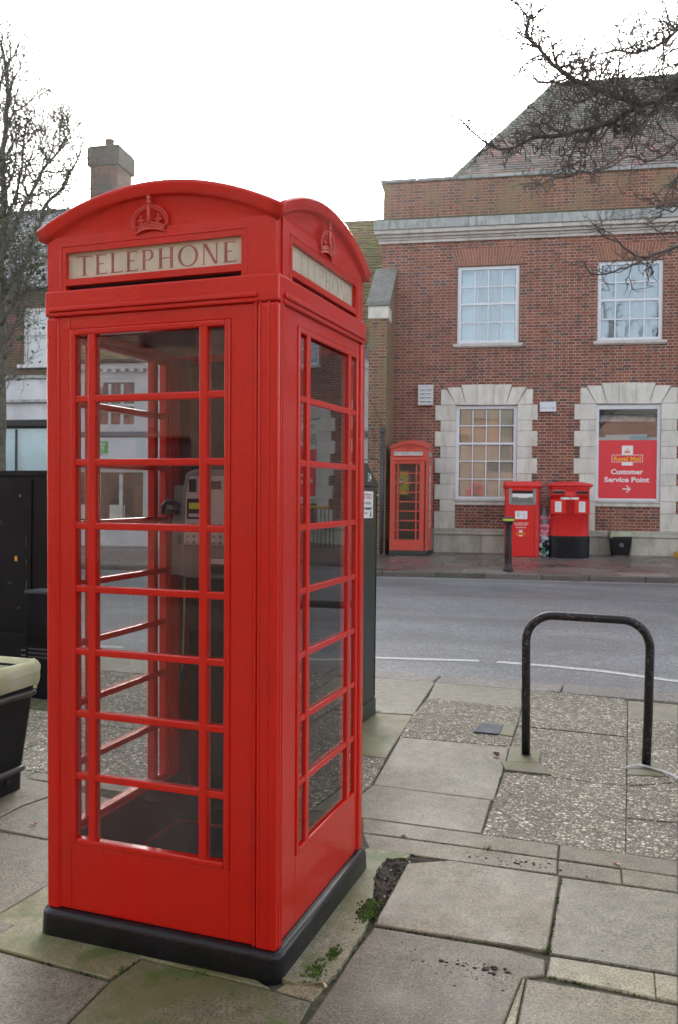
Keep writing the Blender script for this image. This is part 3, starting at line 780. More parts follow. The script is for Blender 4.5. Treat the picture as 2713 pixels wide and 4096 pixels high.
# broken kerb collar of old concrete on the right of the kiosk, soil hole, moss
def lumpy(name, outline, mat, h, label, cat, seed=0, kind='stuff', dzb=-.006, n=26, col=(1, 1, 1), rough_=.35, EDW=.03):
    xs_ = [p[0] for p in outline]; ys_ = [p[1] for p in outline]; x0, x1, y0, y1 = min(xs_), max(xs_), min(ys_), max(ys_)
    def inside(x, y):
        c = False; j = len(outline) - 1
        for i in range(len(outline)):
            xi, yi = outline[i]; xj, yj = outline[j]
            if (yi > y) != (yj > y) and x < (xj - xi) * (y - yi) / (yj - yi) + xi: c = not c
            j = i
        return c
    def edge(x, y):
        d = 9
        for i in range(len(outline)):
            a = Vector(outline[i]); b_ = Vector(outline[(i + 1) % len(outline)]); ab = b_ - a
            t_ = max(0, min(1, (Vector((x, y)) - a).dot(ab) / max(1e-9, ab.length_squared))); d = min(d, (Vector((x, y)) - a - ab * t_).length)
        return d
    mb = MB(); st = max(x1 - x0, y1 - y0) / n; nx = int((x1 - x0) / st) + 2; ny = int((y1 - y0) / st) + 2; idx = {}; vs = []; fs = []
    for j in range(ny):
        for i in range(nx):
            x = x0 + i * st; y = y0 + j * st
            e = edge(x, y) + .006 * noise.noise(Vector((x * 30, y * 30, seed)))
            k_ = min(1, max(0, e / EDW)) if inside(x, y) else -.5
            hh = h * (k_ ** .5 if k_ > 0 else 0) * (1 - rough_ + rough_ * 2 * noise.noise(Vector((x * 22, y * 22, seed + 3)))) if k_ > 0 else 0
            idx[(i, j)] = len(vs); vs.append((x, y, gz(x, y) + dzb + hh))
            if k_ <= 0: idx[(i, j)] = None if k_ < 0 else idx[(i, j)]
    for j in range(ny - 1):
        for i in range(nx - 1):
            q = (idx[(i, j)], idx[(i + 1, j)], idx[(i + 1, j + 1)], idx[(i, j + 1)])
            if None not in q: fs.append(q)
            elif sum(k_ is None for k_ in q) == 1: fs.append(tuple(k_ for k_ in q if k_ is not None))
    mb.add(vs, fs, mat, col, True)
    return tag(mb.build(name), label, cat, kind=kind)
def ragged(poly, amp, st=.008, fr=40):
    o_ = []
    for i in range(len(poly)):
        a = Vector(poly[i]); b_ = Vector(poly[(i + 1) % len(poly)]); n_ = max(1, int((b_ - a).length / st)); t_ = (b_ - a).normalized(); nn = Vector((-t_.y, t_.x))
        for j in range(n_):
            p = a + (b_ - a) * j / n_; k_ = noise.noise(Vector((p.x * fr, p.y * fr, 2))) + .5 * noise.noise(Vector((p.x * fr * 3, p.y * fr * 3, 7))); q = p + nn * amp * k_; o_.append((q.x, q.y))
    return o_
mb = MB(); mb.xy(ragged([(.86, .02), (.93, .0), (1.04, .03), (1.052, .121), (1.051, .30), (1.052, .40), (1.035, .47), (1.010, .56), (.995, .68), (.956, .80), (.945, .90), (.955, .985), (1.03, 1.02), (1.035, 1.06), (.85, 1.065), (.80, .95), (.80, .1)], .009), -.03, .007, 'flagstone_mossy', (.33, .31, .215), zf)
tag(mb.build('pavement'), kind='structure')
# ------------------------------------------------------------------ telephone kiosk
def make_kiosk(red, ptext, base_mat, near=True):
    Sz = .88
    K = thing('telephone_kiosk', '', 'telephone box')
    # everything is modelled in corner coordinates and shifted so the Empty is at the plinth centre
    cx = cy = .44
    def B_(mb, name, par=K, **kw):
        mb.xform(Matrix.Translation((-cx, -cy, 0))); return mb.build(name, par, **kw)
    # plinth
    mb = MB(); e = .022
    def rr(h, r, n=5):
        o_ = []
        for (sx, sy, a0) in ((1, 1, 0), (-1, 1, pi / 2), (-1, -1, pi), (1, -1, 3 * pi / 2)):
            for i in range(n + 1): a = a0 + pi / 2 * i / n; o_.append((.44 + sx * (h - r) + r * cos(a), .44 + sy * (h - r) + r * sin(a)))
        return o_
    rings = [(.464, -.06), (.463, .01), (.461, .068), (.458, .079), (.452, .086), (.440, .090), (.30, .090)]
    vs = []; 
    for h, z in rings: vs += [(x, y, z) for x, y in rr(h, .045)]
    n_ = len(rr(1, .1)); fs = []
    for i in range(len(rings) - 1):
        for k_ in range(n_): fs.append((i * n_ + k_, i * n_ + (k_ + 1) % n_, (i + 1) * n_ + (k_ + 1) % n_, (i + 1) * n_ + k_))
    fs.append(tuple((len(rings) - 1) * n_ + k_ for k_ in range(n_)))
    mb.add(vs, fs, base_mat, smooth=True); B_(mb, 'plinth')
    # a face: a runs along it, d is depth inwards; T maps (a, d, z) to kiosk x, y, z
    FR = {'front': lambda a, d, z: (a, d, z), 'right': lambda a, d, z: (Sz - d, a, z), 'left': lambda a, d, z: (d, a, z), 'back': lambda a, d, z: (a, Sz - d, z)}
    def bx(mb, side, a0, a1, d0, d1, z0, z1, mat):
        T = FR[side]; p = T(a0, d0, z0); q = T(a1, d1, z1)
        mb.box(min(p[0], q[0]), max(p[0], q[0]), min(p[1], q[1]), max(p[1], q[1]), min(z0, z1), max(z0, z1), mat)
    OP = {'front': (.118, .688), 'right': (.203, .788), 'left': (.15, .73), 'back': (.15, .73)}
    DR = {'front': (.036, .797), 'right': (.052, .842), 'left': (.045, .835), 'back': (.045, .835)}
    zb, zt = .345, 2.083
    body = MB()
    for (x, y) in ((0, 0), (1, 0), (0, 1), (1, 1)):      # corner posts
        x0 = 0 if x == 0 else Sz - .052; y0 = 0 if y == 0 else Sz - .052
        if near and x == 1 and y == 0: x0 = Sz - .075
        body.xy([(px, py) for px, py in ((x0, y0), (.052 if x == 0 else Sz, y0), (.052 if x == 0 else Sz, y0 + .052), (x0, y0 + .052))], .085, 2.150, red)
    B_(body, 'corner_posts', bevel=.012, seg=4)
    # entablature band with drip lip
    band = MB()
    band.box(-.0015, Sz + .0015, -.0015, Sz + .0015, 2.151, 2.238, red)
    B_(band, 'cornice_band', bevel=.007, seg=3)
    for side in ('front', 'right', 'left', 'back'):
        a0, a1 = OP[side]; d0_, d1_ = DR[side]
        solid = side == 'back'
        door = MB(); dd = .010
        # jamb strips between post and door leaf
        post0 = .052; post1 = Sz - (.075 if side == 'front' and near else .052)
        bx(door, side, d0_ + .006, a0 - .022, dd, .048, .092, 2.150, red)
        bx(door, side, a1 + .022, d1_ - .006, dd, .048, .092, 2.150, red)
        bx(door, side, a0 - .0215, a1 + .0215, dd, .048, .092, zb - .022, red)
        bx(door, side, a0 - .0215, a1 + .0215, dd, .048, zt + .022, 2.150, red)
        dr = B_(door, 'door' if side == 'front' else 'side_panel', bevel=.003)
        # frame bead round the leaf
        fr = MB()
        bx(fr, side, d0_ - .008, d0_ + .004, .003, .03, .090, 2.164, red); bx(fr, side, d1_ - .004, d1_ + .008, .003, .03, .090, 2.164, red)
        bx(fr, side, d0_ - .014, d1_ + .0125, -.013, .03, 2.165, 2.180, red); bx(fr, side, d0_ - .008, d1_ + .008, -.006, .03, 2.150, 2.1645, red)
        B_(fr, 'frame_bead', bevel=.004, seg=3)
        # fluting down the near corner
        if near and side in ('front', 'right'):
            fl_ = MB()
            for p_ in ((.818, .848) if side == 'front' else (.022, .040)): bx(fl_, side, p_ - .0035, p_ + .0035, -.0025, .004, .092, 2.150, red)
            B_(fl_, 'fluting', bevel=.002)
        # raised moulding round the glazing
        mo = MB(); mw = .022
        for (p0, p1, q0, q1) in ((a0 - mw, a0, zb - mw, zt + mw), (a1, a1 + mw, zb - mw, zt + mw), (a0, a1, zb - mw, zb), (a0, a1, zt, zt + mw)):
            bx(mo, side, p0 + .0002, p1 - .0002, .004, .040, q0, q1, red)
        # glazing bars
        vb = (a0 + .050, a0 + .080, a1 - .091, a1 - .061) if side == 'front' else (a0 + .060, a0 + .092, a1 - .092, a1 - .060)
        bars = MB()
        bx(bars, side, vb[0], vb[1], .006, .040, zb - .004, zt + .004, red); bx(bars, side, vb[2], vb[3], .006, .040, zb - .004, zt + .004, red)
        hs = (zt - zb) / 8
        for i in range(1, 8):
            z = zb + i * hs
            for (p0, p1) in ((a0 - .004, vb[0] + .005), (vb[1] - .005, vb[2] + .005), (vb[3] - .005, a1 + .004)):
                bx(bars, side, p0, p1, .0085, .0395, z - .0122, z + .0122, red)
        B_(mo, 'glazing_moulding', bevel=.006, seg=3)
        B_(bars, 'glazing_bars', bevel=.0045, seg=2)
        if solid:
            pm = MB(); bx(pm, side, a0 + .001, a1 - .001, .030, .036, zb, zt, 'back_panel')
            B_(pm, 'back_panel')
        else:
            g_ = MB(); T = FR[side]
            for i in range(8):
                for (p0, p1) in ((a0, vb[0]), (vb[1], vb[2]), (vb[3], a1)):
                    z0 = zb + i * hs + .010; z1 = zb + (i + 1) * hs - .010
                    jz = (random.random() - .5) * .0012; jx = (random.random() - .5) * .0012
                    gd = .015; q = [T(p0 - .003, gd + jx, z0), T(p1 + .003, gd - jx, z0), T(p1 + .003, gd - jx + jz, z1), T(p0 - .003, gd + jx + jz, z1)]
                    if side == 'left': q = q[::-1]
                    g_.add(q, [(0, 1, 2, 3)], 'kiosk_glass_dirty' if i < 2 and side == 'front' and near else ('kiosk_glass_front' if side == 'front' else 'kiosk_glass'))
            B_(g_, 'glazing')
    # fascia storey, with the sign openings
    fas = MB(); F0, F1 = .006, Sz - .012
    zs0, zs1 = 2.276, 2.366
    SG_ = {'front': (.082, .748), 'right': (.127, .770), 'left': (.11, .77), 'back': (.11, .77)}
    def arcz(t): return 2.404 + .116 * (1 - t * t)
    for side in FR:
        s0, s1 = SG_[side]
        bx(fas, side, F0 + (.0 if side in ('front', 'back') else .0405), s0, .006, .046, 2.237, 2.42, red)
        bx(fas, side, s1, F1 - (.0 if side in ('front', 'back') else .0405), .006, .046, 2.237, 2.42, red)
        bx(fas, side, s0, s1, .006, .046, 2.254, zs0, red); bx(fas, side, s0, s1, .006, .046, zs1, 2.42, red)
        bx(fas, side, s0, s1, .030, .046, 2.237, 2.2535, 'dark_void')
    B_(fas, 'fascia')
    for side in ('front', 'right', 'left'):
        s0, s1 = SG_[side]; T = FR[side]
        fm = MB()
        for (p0, p1, q0, q1) in ((s0 - .022, s0 - .017, 2.240, zs1 + .024), (s1 + .017, s1 + .022, 2.240, zs1 + .024), (s0 - .017, s1 + .017, zs1 + .0195, zs1 + .024)):
            bx(fm, side, p0, p1, .003, .012, q0, q1, red)
        B_(fm, 'sign_frame', bevel=.002)
        sg = MB(); sg.box(s0, s1, 0, .008, zs0, zs1, 'sign_ivory' if near else 'sign_white')
        h = .067; pad = .034 if ptext == 'TELEPHONE' else .03
        if not near: h = .060
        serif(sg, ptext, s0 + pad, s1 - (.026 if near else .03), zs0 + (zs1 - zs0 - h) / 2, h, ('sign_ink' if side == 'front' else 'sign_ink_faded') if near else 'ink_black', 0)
        if side == 'front': M_ = Matrix.Translation((0, .022, 0))
        elif side == 'right': M_ = Matrix.Translation((Sz - .022, 0, 0)) @ Matrix.Rotation(pi / 2, 4, 'Z')
        else: M_ = Matrix.Translation((.022, .88, 0)) @ Matrix.Rotation(-pi / 2, 4, 'Z')
        sg.xform(M_); B_(sg, 'sign_panel')
    # segmental pediment wall + roof moulding + dome in one continuous casting
    rf = MB(); h0 = .434; nseg = 20
    ts = [-1 + 2 * i / nseg for i in range(nseg + 1)]
    def ring(off, dz, flat=None):
        o_ = []; h = h0 + off
        for s_ in range(4):
            for t_ in ts[:-1]:
                a = t_ * h; z = (arcz(t_) if flat is None else flat) + dz
                x, y = ((a, -h), (h, a), (-a, h), (-h, -a))[s_]
                o_.append((.44 + x - .003, .44 + y - .003 * 0, z))
        return o_
    prof = [(-.004, -.15, 2.56), (-.004, -.006, None), (.002, .000, None), (.014, .002, None), (.018, .006, None), (.020, .018, None), (.023, .030, None), (.025, .037, None), (.022, .044, None), (.012, .048, None), (-.01, .051, None)]
    vs = []
    for off, dz, fl in prof: vs += ring(off, dz, fl)
    # dome: sphere-like cap scaled from the last ring towards the centre
    last = ring(-.01, .053); topz = 2.665
    for k_ in (.85, .7, .55, .4, .25, .12, .03):
        for (x, y, z) in last:
            X = .44 + (x - .44) * k_; Y = .44 + (y - .44) * k_
            rr2 = ((X - .44) ** 2 + (Y - .44) ** 2) / (h0 ** 2)
            vs.append((X, Y, topz - .112 * rr2 + (z - (topz - .112 * (((x - .44) ** 2 + (y - .44) ** 2) / h0 ** 2))) * k_ ** 3))
    nr = len(vs) // (4 * nseg); n4 = 4 * nseg; fs = []
    for i in range(nr - 1):
        for k_ in range(n4): fs.append((i * n4 + k_, i * n4 + (k_ + 1) % n4, (i + 1) * n4 + (k_ + 1) % n4, (i + 1) * n4 + k_))
    fs.append(tuple((nr - 1) * n4 + k_ for k_ in range(n4)))
    rf.add(vs, fs, red, smooth=True)
    roof = B_(rf, 'roof')
    # pierced crown in relief
    def crown(side):
        c = MB(); cm = 'crown_paint' if near else red
        W = .066
        def P2(x, z, y=0): return (x, -.006 - y, z)
        def arcpts(f, n=14): return [f(i / n) for i in range(n + 1)]
        def band(z0, r, d=.010): c.tube(arcpts(lambda t: P2(-W * .86 + 2 * W * .86 * t, z0 + .012 * (1 - (2 * t - 1) ** 2), d * (1 - (2 * t - 1) ** 2))), r, cm, 6)
        band(0.0, .0034); band(.018, .0030)
        c.grid(15, 2, lambda a, b_: P2(-W * .86 + 2 * W * .86 * a, .018 * b_ + .012 * (1 - (2 * a - 1) ** 2), .010 * (1 - (2 * a - 1) ** 2) - .001), cm)
        for i in range(9):
            t = (i + .5) / 9; c.ball(P2(-W * .82 + 2 * W * .82 * t, .009 + .012 * (1 - (2 * t - 1) ** 2), .011 * (1 - (2 * t - 1) ** 2)), .0042 if i % 2 else .0028, cm, 8, 5, (1.3 if i % 2 else 1, 1, .8))
        for s_ in (-1, 1):      # side arches with beads
            def ar(t): 
                a = pi * (.08 + .47 * t); return P2(s_ * (W * 1.02 * cos(a) if t < 1 else 0), .030 + .056 * sin(a), .005 + .006 * t)
            pts = [P2(s_ * W * .84, .012, .002), P2(s_ * W * 1.0, .030, .004)] + arcpts(ar, 12)
            c.tube(pts, .0030, cm, 6)
            pts2 = [(p[0] * .90, p[1] - .001, p[2] - .006) for p in pts]; c.tube(pts2, .0020, cm, 5)
            for i in range(1, len(pts)): c.ball(((pts[i][0] + pts[i - 1][0]) / 2 * 1.03, pts[i][1] - .002, (pts[i][2] + pts[i - 1][2]) / 2 + .001), .0034, cm, 7, 5)
            # fleur / cross ornaments
            for dx, dz_ in ((0, 0), (-.008, -.003), (.008, -.003), (0, .010)): c.ball(P2(s_ * W * .50 + dx, .044 + dz_, .006), .0048, cm, 8, 5)
            c.tube([P2(s_ * W * .50, .030, .006), P2(s_ * W * .50, .045, .006)], .0026, cm, 6)
            c.tube([P2(s_ * W * .18, .033, .009), P2(s_ * W * .34, .029, .008), P2(s_ * W * .50, .034, .006)], .0018, cm, 5)
        for i in range(5): c.ball(P2(0, .040 + i * .010, .014 - .001 * i), .0052 - .0004 * i, cm, 8, 5, (1.5, 1, .7))
        c.tube([P2(0, .03, .012), P2(0, .088, .012)], .0055, cm, 8)
        c.ball(P2(0, .098, .012), .0078, cm, 10, 7); c.box(-.0028, .0028, -.022, -.014, .104, .120, cm); c.box(-.0075, .0075, -.0215, -.0145, .110, .1155, cm)
        return c
    for side in ('front', 'right', 'left'):
        c = crown(side)
        if not near: c.xform(Matrix.Scale(.8, 4))
        xc = .418 if side == 'front' else .43
        if side == 'front': M_ = Matrix.Translation((xc, .010, 2.402))
        elif side == 'right': M_ = Matrix.Translation((Sz - .010, xc, 2.394)) @ Matrix.Rotation(pi / 2, 4, 'Z')
        else: M_ = Matrix.Translation((.010, xc, 2.394)) @ Matrix.Rotation(-pi / 2, 4, 'Z')
        c.xform(M_); B_(c, 'crown')
    # inside: ceiling and floor
    ce = MB(); ce.box(.05, Sz - .05, .05, Sz - .05, 2.135, 2.149, 'interior_grey'); B_(ce, 'ceiling')
    fl = MB(); fl.box(.049, Sz - .049, .049, Sz - .049, .0905, .10, 'phone_dark'); B_(fl, 'floor')
    return K, B_

def payphone(K, B_):
    p = MB()
    # main housing, leaning face
    p.xz([(.185, 1.20), (.47, 1.20), (.47, 1.64), (.245, 1.64), (.205, 1.625), (.192, 1.55)], .60, .80, 'phone_grey')
    ph = B_(p, 'payphone', bevel=.012, seg=3)
    def sub(mb, name, **kw): mb.xform(Matrix.Translation((-.44, -.44, 0))); return mb.build(name, ph, **kw)
    s_ = MB(); s_.xz([(.118, 1.205), (.183, 1.205), (.183, 1.575), (.134, 1.575), (.124, 1.42)], .64, .80, 'phone_grey')
    for i in range(5): s_.box(.150 + i * .007, .153 + i * .007, .6385, .641, 1.335, 1.372, 'phone_dark')
    sub(s_, 'handset_housing', bevel=.006)
    f_ = MB(); f_.xz([(.205, 1.335), (.46, 1.335), (.46, 1.612), (.228, 1.612), (.212, 1.52)], .592, .600, 'phone_face'); sub(f_, 'faceplate', bevel=.004)
    d_ = MB(); d_.box(.222, .305, .588, .5915, 1.440, 1.522, 'phone_dark'); d_.box(.230, .298, .586, .5875, 1.448, 1.462, 'phone_face'); d_.box(.232, .296, .586, .5875, 1.48, 1.505, 'hivis_yellow'); sub(d_, 'display')
    d_ = MB(); d_.box(.230, .262, .588, .5915, 1.548, 1.600, 'phone_dark'); sub(d_, 'card_slot')
    d_ = MB(); d_.box(.318, .372, .588, .5915, 1.560, 1.592, 'phone_dark'); sub(d_, 'coin_slot')
    k_ = MB()
    for r in range(4):
        for c in range(6): k_.tube([(.222 + c * .030, .592, 1.418 - r * .024), (.222 + c * .030, .587, 1.418 - r * .024)], .0055, 'phone_grey' if c % 2 else 'steel', 8)
    sub(k_, 'keypad')
    t_ = MB(); t_.box(.32, .43, .588, .602, 1.225, 1.285, 'phone_dark'); t_.box(.330, .42, .584, .587, 1.262, 1.283, 'phone_face'); sub(t_, 'coin_tray', bevel=.002)
    h = MB()
    h.tube([(.105, .60, 1.46), (.112, .59, 1.49), (.135, .58, 1.507), (.168, .58, 1.505), (.180, .60, 1.49)], .012, 'phone_dark', 10)
    h.box(.135, .160, .575, .60, 1.478, 1.505, 'phone_grey'); h.tube([(.112, .60, 1.468), (.178, .60, 1.468)], .011, 'phone_dark', 8)
    sub(h, 'handset_cradle', bevel=.002)
    c = MB(); c.tube([(.148, .70, 1.21), (.146, .70, 1.05), (.14, .70, .86), (.136, .70, .80)], .0035, 'steel', 6); c.tube([(.136, .70, .80), (.135, .70, .74)], .014, 'phone_dark', 8); sub(c, 'cable')
    st = MB(); st.box(.36, .45, .835, .838, 1.66, 1.682, 'hivis_yellow'); text_mesh(st, 'AC', .385, 1.664, .014, 'ink_black', .8335, width=.03)
    B_(st, 'notice_label')
    ln_ = MB(); ln_.box(.0525, .104, .822, .829, .11, 2.12, 'interior_maroon_shade'); ln_.box(.0483, .0495, .05, .83, .11, .318, 'interior_maroon_shade'); B_(ln_, 'shade_lining')  # added panels; their dark maroon paints in the dim interior shade
    bp = MB(); bp.box(.105, .828, .822, .834, .95, 2.10, 'back_panel'); bp.box(.10, .828, .826, .834, .11, .948, 'back_panel'); bp.box(.30, .32, .820, .826, .70, .72, 'steel'); B_(bp, 'backboard', bevel=.004)
    # door furniture
    hd = MB(); hd.box(.052, .066, -.004, .010, 1.02, 1.16, 'kiosk_red'); hd.tube([(.059, .004, 1.04), (.059, -.024, 1.05), (.059, -.024, 1.13), (.059, .004, 1.14)], .006, 'kiosk_red', 8)

K1, B1 = make_kiosk('kiosk_red', 'TELEPHONE', 'plinth_black', True)
tag(K1, 'large bright red telephone kiosk with ivory TELEPHONE sign in the foreground', 'telephone box', 'red telephone kiosks')
payphone(K1, B1)
K1.rotation_euler = (G, 0, 0); K1.location = (.44, .44, .44 * G)

K2, B2 = make_kiosk('kiosk_red_faded', 'DEFIBRILLATOR', 'green_dark', False)
tag(K2, 'faded red kiosk with DEFIBRILLATOR sign beside the brick buttress across the road', 'telephone box', 'red telephone kiosks')
d = MB(); d.box(.16, .37, .30, .55, 1.38, 1.92, 'yellow_box'); df = B2(d, 'defibrillator_cabinet', bevel=.02)
def sub2(mb, name): mb.xform(Matrix.Translation((-.44, -.44, 0))); return mb.build(name, df)
q = MB(); q.box(.135, .265, .297, .2995, 1.60, 1.74, 'green_sign'); hp = [(.20 + .045 * (16 * sin(t) ** 3) / 16, 1.678 + .045 * (13 * cos(t) - 5 * cos(2 * t) - 2 * cos(3 * t) - cos(4 * t)) / 16) for t in [2 * pi * i / 24 for i in range(24)]]
q.xz(hp, .2950, .2965, 'white_label'); sub2(q, 'heart_sign')
q = MB(); q.box(.318, .352, .285, .2995, 1.45, 1.50, 'ink_black'); q.tube([(.335, .29, 1.50), (.335, .29, 1.84), (.40, .29, 1.84)], .003, 'ink_black', 6); sub2(q, 'lock')
q = MB(); q.tube([(.40, .42, 1.60), (.40, .42, 1.86)], .04, 'phone_grey', 12); q.tube([(.44, .36, 1.42), (.44, .36, 1.70), (.40, .36, 1.70)], .004, 'steel', 6); B2(q, 'handset')
q = MB(); q.box(.09, .80, .80, .81, .3, 2.1, 'back_panel'); B2(q, 'backboard')
K2.rotation_euler = (0, 0, .105); 
p = S(-3.78, 1.12); K2.location = (p[0], p[1], gz(*p[:2]) + .02); K2.scale = (1.045, 1.045, 1.05)
# ------------------------------------------------------------------ buildings (street frame: local x = u, local y = -off)
def bthing(name, label, cat, u0, group=None):
    p = S(u0, 0); z0 = gz(p[0], p[1]); t = thing(name, label, cat, (p[0], p[1], z0), FA, group); t['_u0'] = u0; t['_z0'] = z0
    del t['_u0']; del t['_z0']
    def Bd(mb, nm, par=t, **kw):
        mb.xform(Matrix.Translation((-u0, 0, -z0))); return mb.build(nm, par, **kw)
    return t, Bd
def wall(mb, x0, x1, z0, z1, y0, depth, holes, mat, reveal=None):
    xs_ = sorted(set([x0, x1] + [h[0] for h in holes] + [h[1] for h in holes])); zs_ = sorted(set([z0, z1] + [h[2] for h in holes] + [h[3] for h in holes]))
    xs_ = [x for x in xs_ if x0 <= x <= x1]; zs_ = [z for z in zs_ if z0 <= z <= z1]
    for i in range(len(xs_) - 1):
        for j in range(len(zs_) - 1):
            cx_ = (xs_[i] + xs_[i + 1]) / 2; cz_ = (zs_[j] + zs_[j + 1]) / 2
            if any(h[0] < cx_ < h[1] and h[2] < cz_ < h[3] for h in holes): continue
            a, b_, c, d_ = xs_[i], xs_[i + 1], zs_[j], zs_[j + 1]
            mb.add([(a, y0, c), (b_, y0, c), (b_, y0, d_), (a, y0, d_)], [(0, 1, 2, 3)], mat)
    for (a, b_, c, d_) in holes:
        y1 = y0 + depth; rm = reveal or mat
        mb.add([(a, y0, c), (a, y1, c), (a, y1, d_), (a, y0, d_)], [(0, 1, 2, 3)], rm)
        mb.add([(b_, y0, c), (b_, y0, d_), (b_, y1, d_), (b_, y1, c)], [(0, 1, 2, 3)], rm)
        mb.add([(a, y0, c), (b_, y0, c), (b_, y1, c), (a, y1, c)], [(0, 1, 2, 3)], rm)
        mb.add([(a, y0, d_), (a, y1, d_), (b_, y1, d_), (b_, y0, d_)], [(0, 1, 2, 3)], rm)
def tiles(mb, x0, x1, y0, z0, y1, z1, gauge, tw, mat, colf, inside=None, lift=.018, jit=.006, skip=0):
    "lapped tiles on a slope rising from (y0,z0) to (y1,z1)"
    L_ = sqrt((y1 - y0) ** 2 + (z1 - z0) ** 2); sy = (y1 - y0) / L_; sz = (z1 - z0) / L_; ny_, nz_ = -sz, sy
    nrow = int(L_ / gauge); 
    for r in range(nrow):
        v0 = r * gauge; v1 = v0 + gauge * 1.25; off_ = (r % 2) * tw / 2; x = x0 - off_
        while x < x1:
            xa = max(x0, x) + .003; xb = min(x1, x + tw) - .003; x += tw
            if xb - xa < .02: continue
            xm = (xa + xb) / 2
            if inside and not inside(xm, v0 / L_): continue
            l0 = lift + random.uniform(0, jit); l1 = .004
            j_ = random.uniform(-jit, jit)
            def P(xx, v, l_): return (xx, y0 + sy * v + ny_ * l_, z0 + sz * v + nz_ * l_)
            vs = [P(xa, v0 + j_, l0), P(xb, v0 + j_, l0 + random.uniform(-jit, jit) * .5), P(xb, v1, l1), P(xa, v1, l1), P(xa, v0 + j_, -.01), P(xb, v0 + j_, -.01)]
            mb.add(vs, [(0, 1, 2, 3), (4, 5, 1, 0)], mat, colf(v0 / L_))
def window(Bd, par, x0, x1, z0, z1, y, cols, rowz, mid, sillm=None, glassm='window_glass', back=None, fm='white_pvc', fw=.075, bw2=.030):
    "frame with glazing bars, panes, what hangs behind the glass"
    f = MB()
    f.box(x0, x0 + fw, y, y + .06, z0, z1, fm); f.box(x1 - fw, x1, y, y + .06, z0, z1, fm)
    f.box(x0 + fw, x1 - fw, y + .001, y + .06, z0, z0 + fw * .9, fm); f.box(x0 + fw, x1 - fw, y + .001, y + .06, z1 - fw, z1, fm)
    zs_ = [z0 + fw * .9] + rowz + [z1 - fw]
    for i, z in enumerate(rowz):
        hh = .028 if mid is not None and i == mid else bw2 / 2
        f.box(x0 + fw, x1 - fw, y + (.003 if i == mid else .012), y + .05, z - hh, z + hh, fm)
    cw = (x1 - x0 - 2 * fw) / cols
    for c in range(1, cols):
        xc = x0 + fw + cw * c
        for i in range(len(zs_) - 1):
            za = zs_[i] + (.028 if i - 1 == mid else bw2 / 2 if i else 0); zb_ = zs_[i + 1] - (.028 if i == mid else bw2 / 2)
            f.box(xc - bw2 / 2, xc + bw2 / 2, y + .014, y + .05, za + .0005, zb_ - .0005, fm)
    for i, z in enumerate(rowz): f.box(x0 + fw, x1 - fw, y + .052, y + .056, z - (.028 if i == mid else bw2 / 2) - .012, z + (.028 if i == mid else bw2 / 2) + .012, 'ink_black')  # black strips behind all bars paint the shade round each pane
    for c in range(cols + 1): xc = x0 + fw + cw * c; f.box(max(x0 + fw, xc - bw2 / 2 - .012), min(x1 - fw, xc + bw2 / 2 + .012), y + .0565, y + .060, z0 + fw, z1 - fw, 'ink_black')
    fo = Bd(f, 'window', bevel=0)
    def sub(mb, nm):
        mb.xform(OFFS[0]); return mb.build(nm, fo)
    g_ = MB()
    for c in range(cols):
        for i in range(len(zs_) - 1):
            j1, j2 = (random.random() - .5) * .006, (random.random() - .5) * .006
            xa = x0 + fw + cw * c; xb = xa + cw
            g_.add([(xa, y + .030 + j1, zs_[i]), (xb, y + .030 - j1, zs_[i]), (xb, y + .030 - j1 + j2, zs_[i + 1]), (xa, y + .030 + j1 + j2, zs_[i + 1])], [(0, 1, 2, 3)], glassm)
    sub(g_, 'pane')
    if back:
        for nm, a, b_, c, d_, mat, dy in back:
            bk = MB()
            if 'curtain' in nm:
                n_ = max(8, int((b_ - a) / .03)); bk.grid(n_, 2, lambda s_, t_: (a + (b_ - a) * s_, y + dy + .018 * sin(s_ * n_ * .9) + .01 * sin(s_ * 17), c + (d_ - c) * t_), mat)
            else: bk.box(a, b_, y + dy, y + dy + .01, c, d_, mat)
            sub(bk, nm)
    return fo
OFFS = [None]

# ---- post office
T0, Bd = bthing('post_office_building', 'red brick post office with white stone window surrounds, across the road', 'building', 0)
OFFS[0] = Matrix.Translation((0, 0, -gz(*S(0)[:2])))
UW = [(-2.775, -1.225, 5.69, 7.665)]; LW = [(-2.78, -1.232, 1.70, 4.112)]
DX = 3.466
DL = [0, DX, DX * 2, 11.78]
for k_ in (1, 2, 3): UW.append((UW[0][0] + DL[k_], UW[0][1] + DL[k_], 5.69, 7.665)); LW.append((LW[0][0] + DL[k_], LW[0][1] + DL[k_], 1.70, 4.112))
mb = MB(); wall(mb, -4.72, 18, .15, 8.32, 0, .24, UW + LW, 'brick_wall')
mb.add([(-4.72, 0, .15), (-4.72, 0, 8.32), (-4.72, 9, 8.32), (-4.72, 9, .15)], [(0, 1, 2, 3)], 'brick_wall')
mb.add([(18, 0, .15), (18, 9, .15), (18, 9, 8.32), (18, 0, 8.32)], [(0, 1, 2, 3)], 'brick_wall')
mb.add([(-4.72, .5, .15), (18, .5, .15), (18, .5, 8.3), (-4.72, .5, 8.3)], [(0, 1, 2, 3)], 'dark_void')
Bd(mb, 'wall')
mb = MB(); mb.box(-4.72, 18, .0, 2, 8.86, 9.88, 'brick_parapet'); Bd(mb, 'parapet')
mb = MB()
u = -4.80
